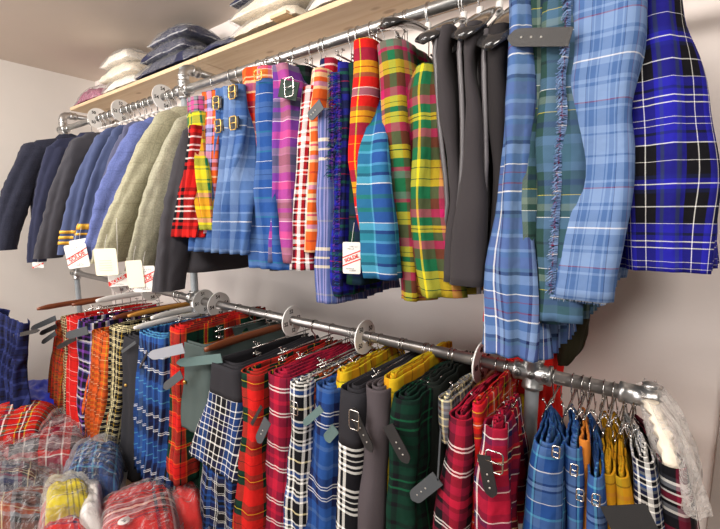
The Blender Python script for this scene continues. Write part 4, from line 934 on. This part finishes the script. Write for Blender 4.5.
rb = heap('large flat bagged kilt of coral red tartan nearest the camera', [(100, 570), (186, 552), (170, 482), (100, 506)], PZ+.15, .07, T('t_heapcor', 'R26 N1.5 R2 K2 R2 W1 S4 K2 W1 C1', .26), 50, crumple=.012, pcr=.016, pg=1.06)
c0 = atz(124, 521, PZ+.235); st = MB(); st.prof(c0, (0, 0, 1), [(0, .02), (.001, .02), (.0011, 0.001)], 24); s = st.build('round_sticker', PAPER, rb); text_obj('54', .018, c0+Vector((0, 0, .0016)), (1, 0, 0), (0, 1, 0), INK, s, 'sticker_number')
heap('bagged scarlet cloth at the right end of the heap, under the green kilt', [(172, 540), (204, 528), (198, 480), (166, 482)], PZ+.10, .09, plain('scarlet_cloth', '#dc2a26', .8, bump=.4, bscale=40), 51, crumple=.03, pg=1.12)
heap('bagged dark green kilt at the foot of the plaid kilts', [(196, 560), (246, 560), (240, 500), (205, 505)], PZ+.02, .09, T('t_vdg', ''), 52, crumple=.02)

# dark blue kilt hanging at the left, from a peg on the left wall
pg = thing('wall_peg', 'steel peg on the left wall carrying the dark blue kilt', 'peg', (XL, .56, 1.02))
MB().prof((XL, .56, 1.02), (1, 0, 0), [(0, .02), (.004, .02), (.006, .007), (.20, .007), (.203, .012), (.212, .01)], 16).build('peg', STEEL, pg)
bk = garment('bk', 'tartan_kilt', 'dark blue kilt hanging alone at the left edge beside the wall', 'kilt', T('t_dkblue', 'H6 N12 K3 N8 H5', .16), [(-6, 22, 316), (-7, 18, 345), (-8, 14, 370), (-10, 24, 425)], .60, .05, None, hang=None, pleats=12, amp=.01, wob=.01)
pstrap(bk, (14, 336), (40, 330), .60, .02, LEATHER, holes=0)

# clear garment cover over the rightmost kilt
cov = [(640, 668, 402, 1.0), (648, 684, 425, .97), (656, 694, 455, .93), (664, 700, 490, .91), (668, 702, 512, .905)]
t = thing('plastic_garment_cover', 'clear plastic cover draped over the rightmost kilt at the rail end', 'garment cover', at(660, 402, 1.0))
P = [(a.x, b.x, y, a.z) for (xl, xr, py, y) in cov for a, b in [(at(xl, py, y), at(xr, py, y))]]
fold_mesh(P, .16, wob=.02, thick=.0012, nrow=40, seed=2, zback=0, rc=.03, pinch=.5).build('cover_film', plastic('milky_plastic', '#f3ece6', .07, .25, .45), t)
fr = MB(); S_ = smooth_rows(P, 20)
cf = [Vector((lerp(q[0], q[1], .35), q[2]+.02, q[3])) for q in S_[:12]]
rows = [[p+Vector((.013*math.cos(a)*(1+.5*math.sin(p.z*400+3*a))+.006*noise.noise(p*60+Vector((a, 0, 0))), .012*math.sin(a), .004*noise.noise(p*50))) for a in [2*math.pi*k/14 for k in range(14)]] for p in cf]
fr.grid(rows, closed=True, cap=True); o = fr.build('ruffled_jabot', LACE2); tag(o, 'cream ruffled lace neckpiece inside the clear cover', 'lace jabot')
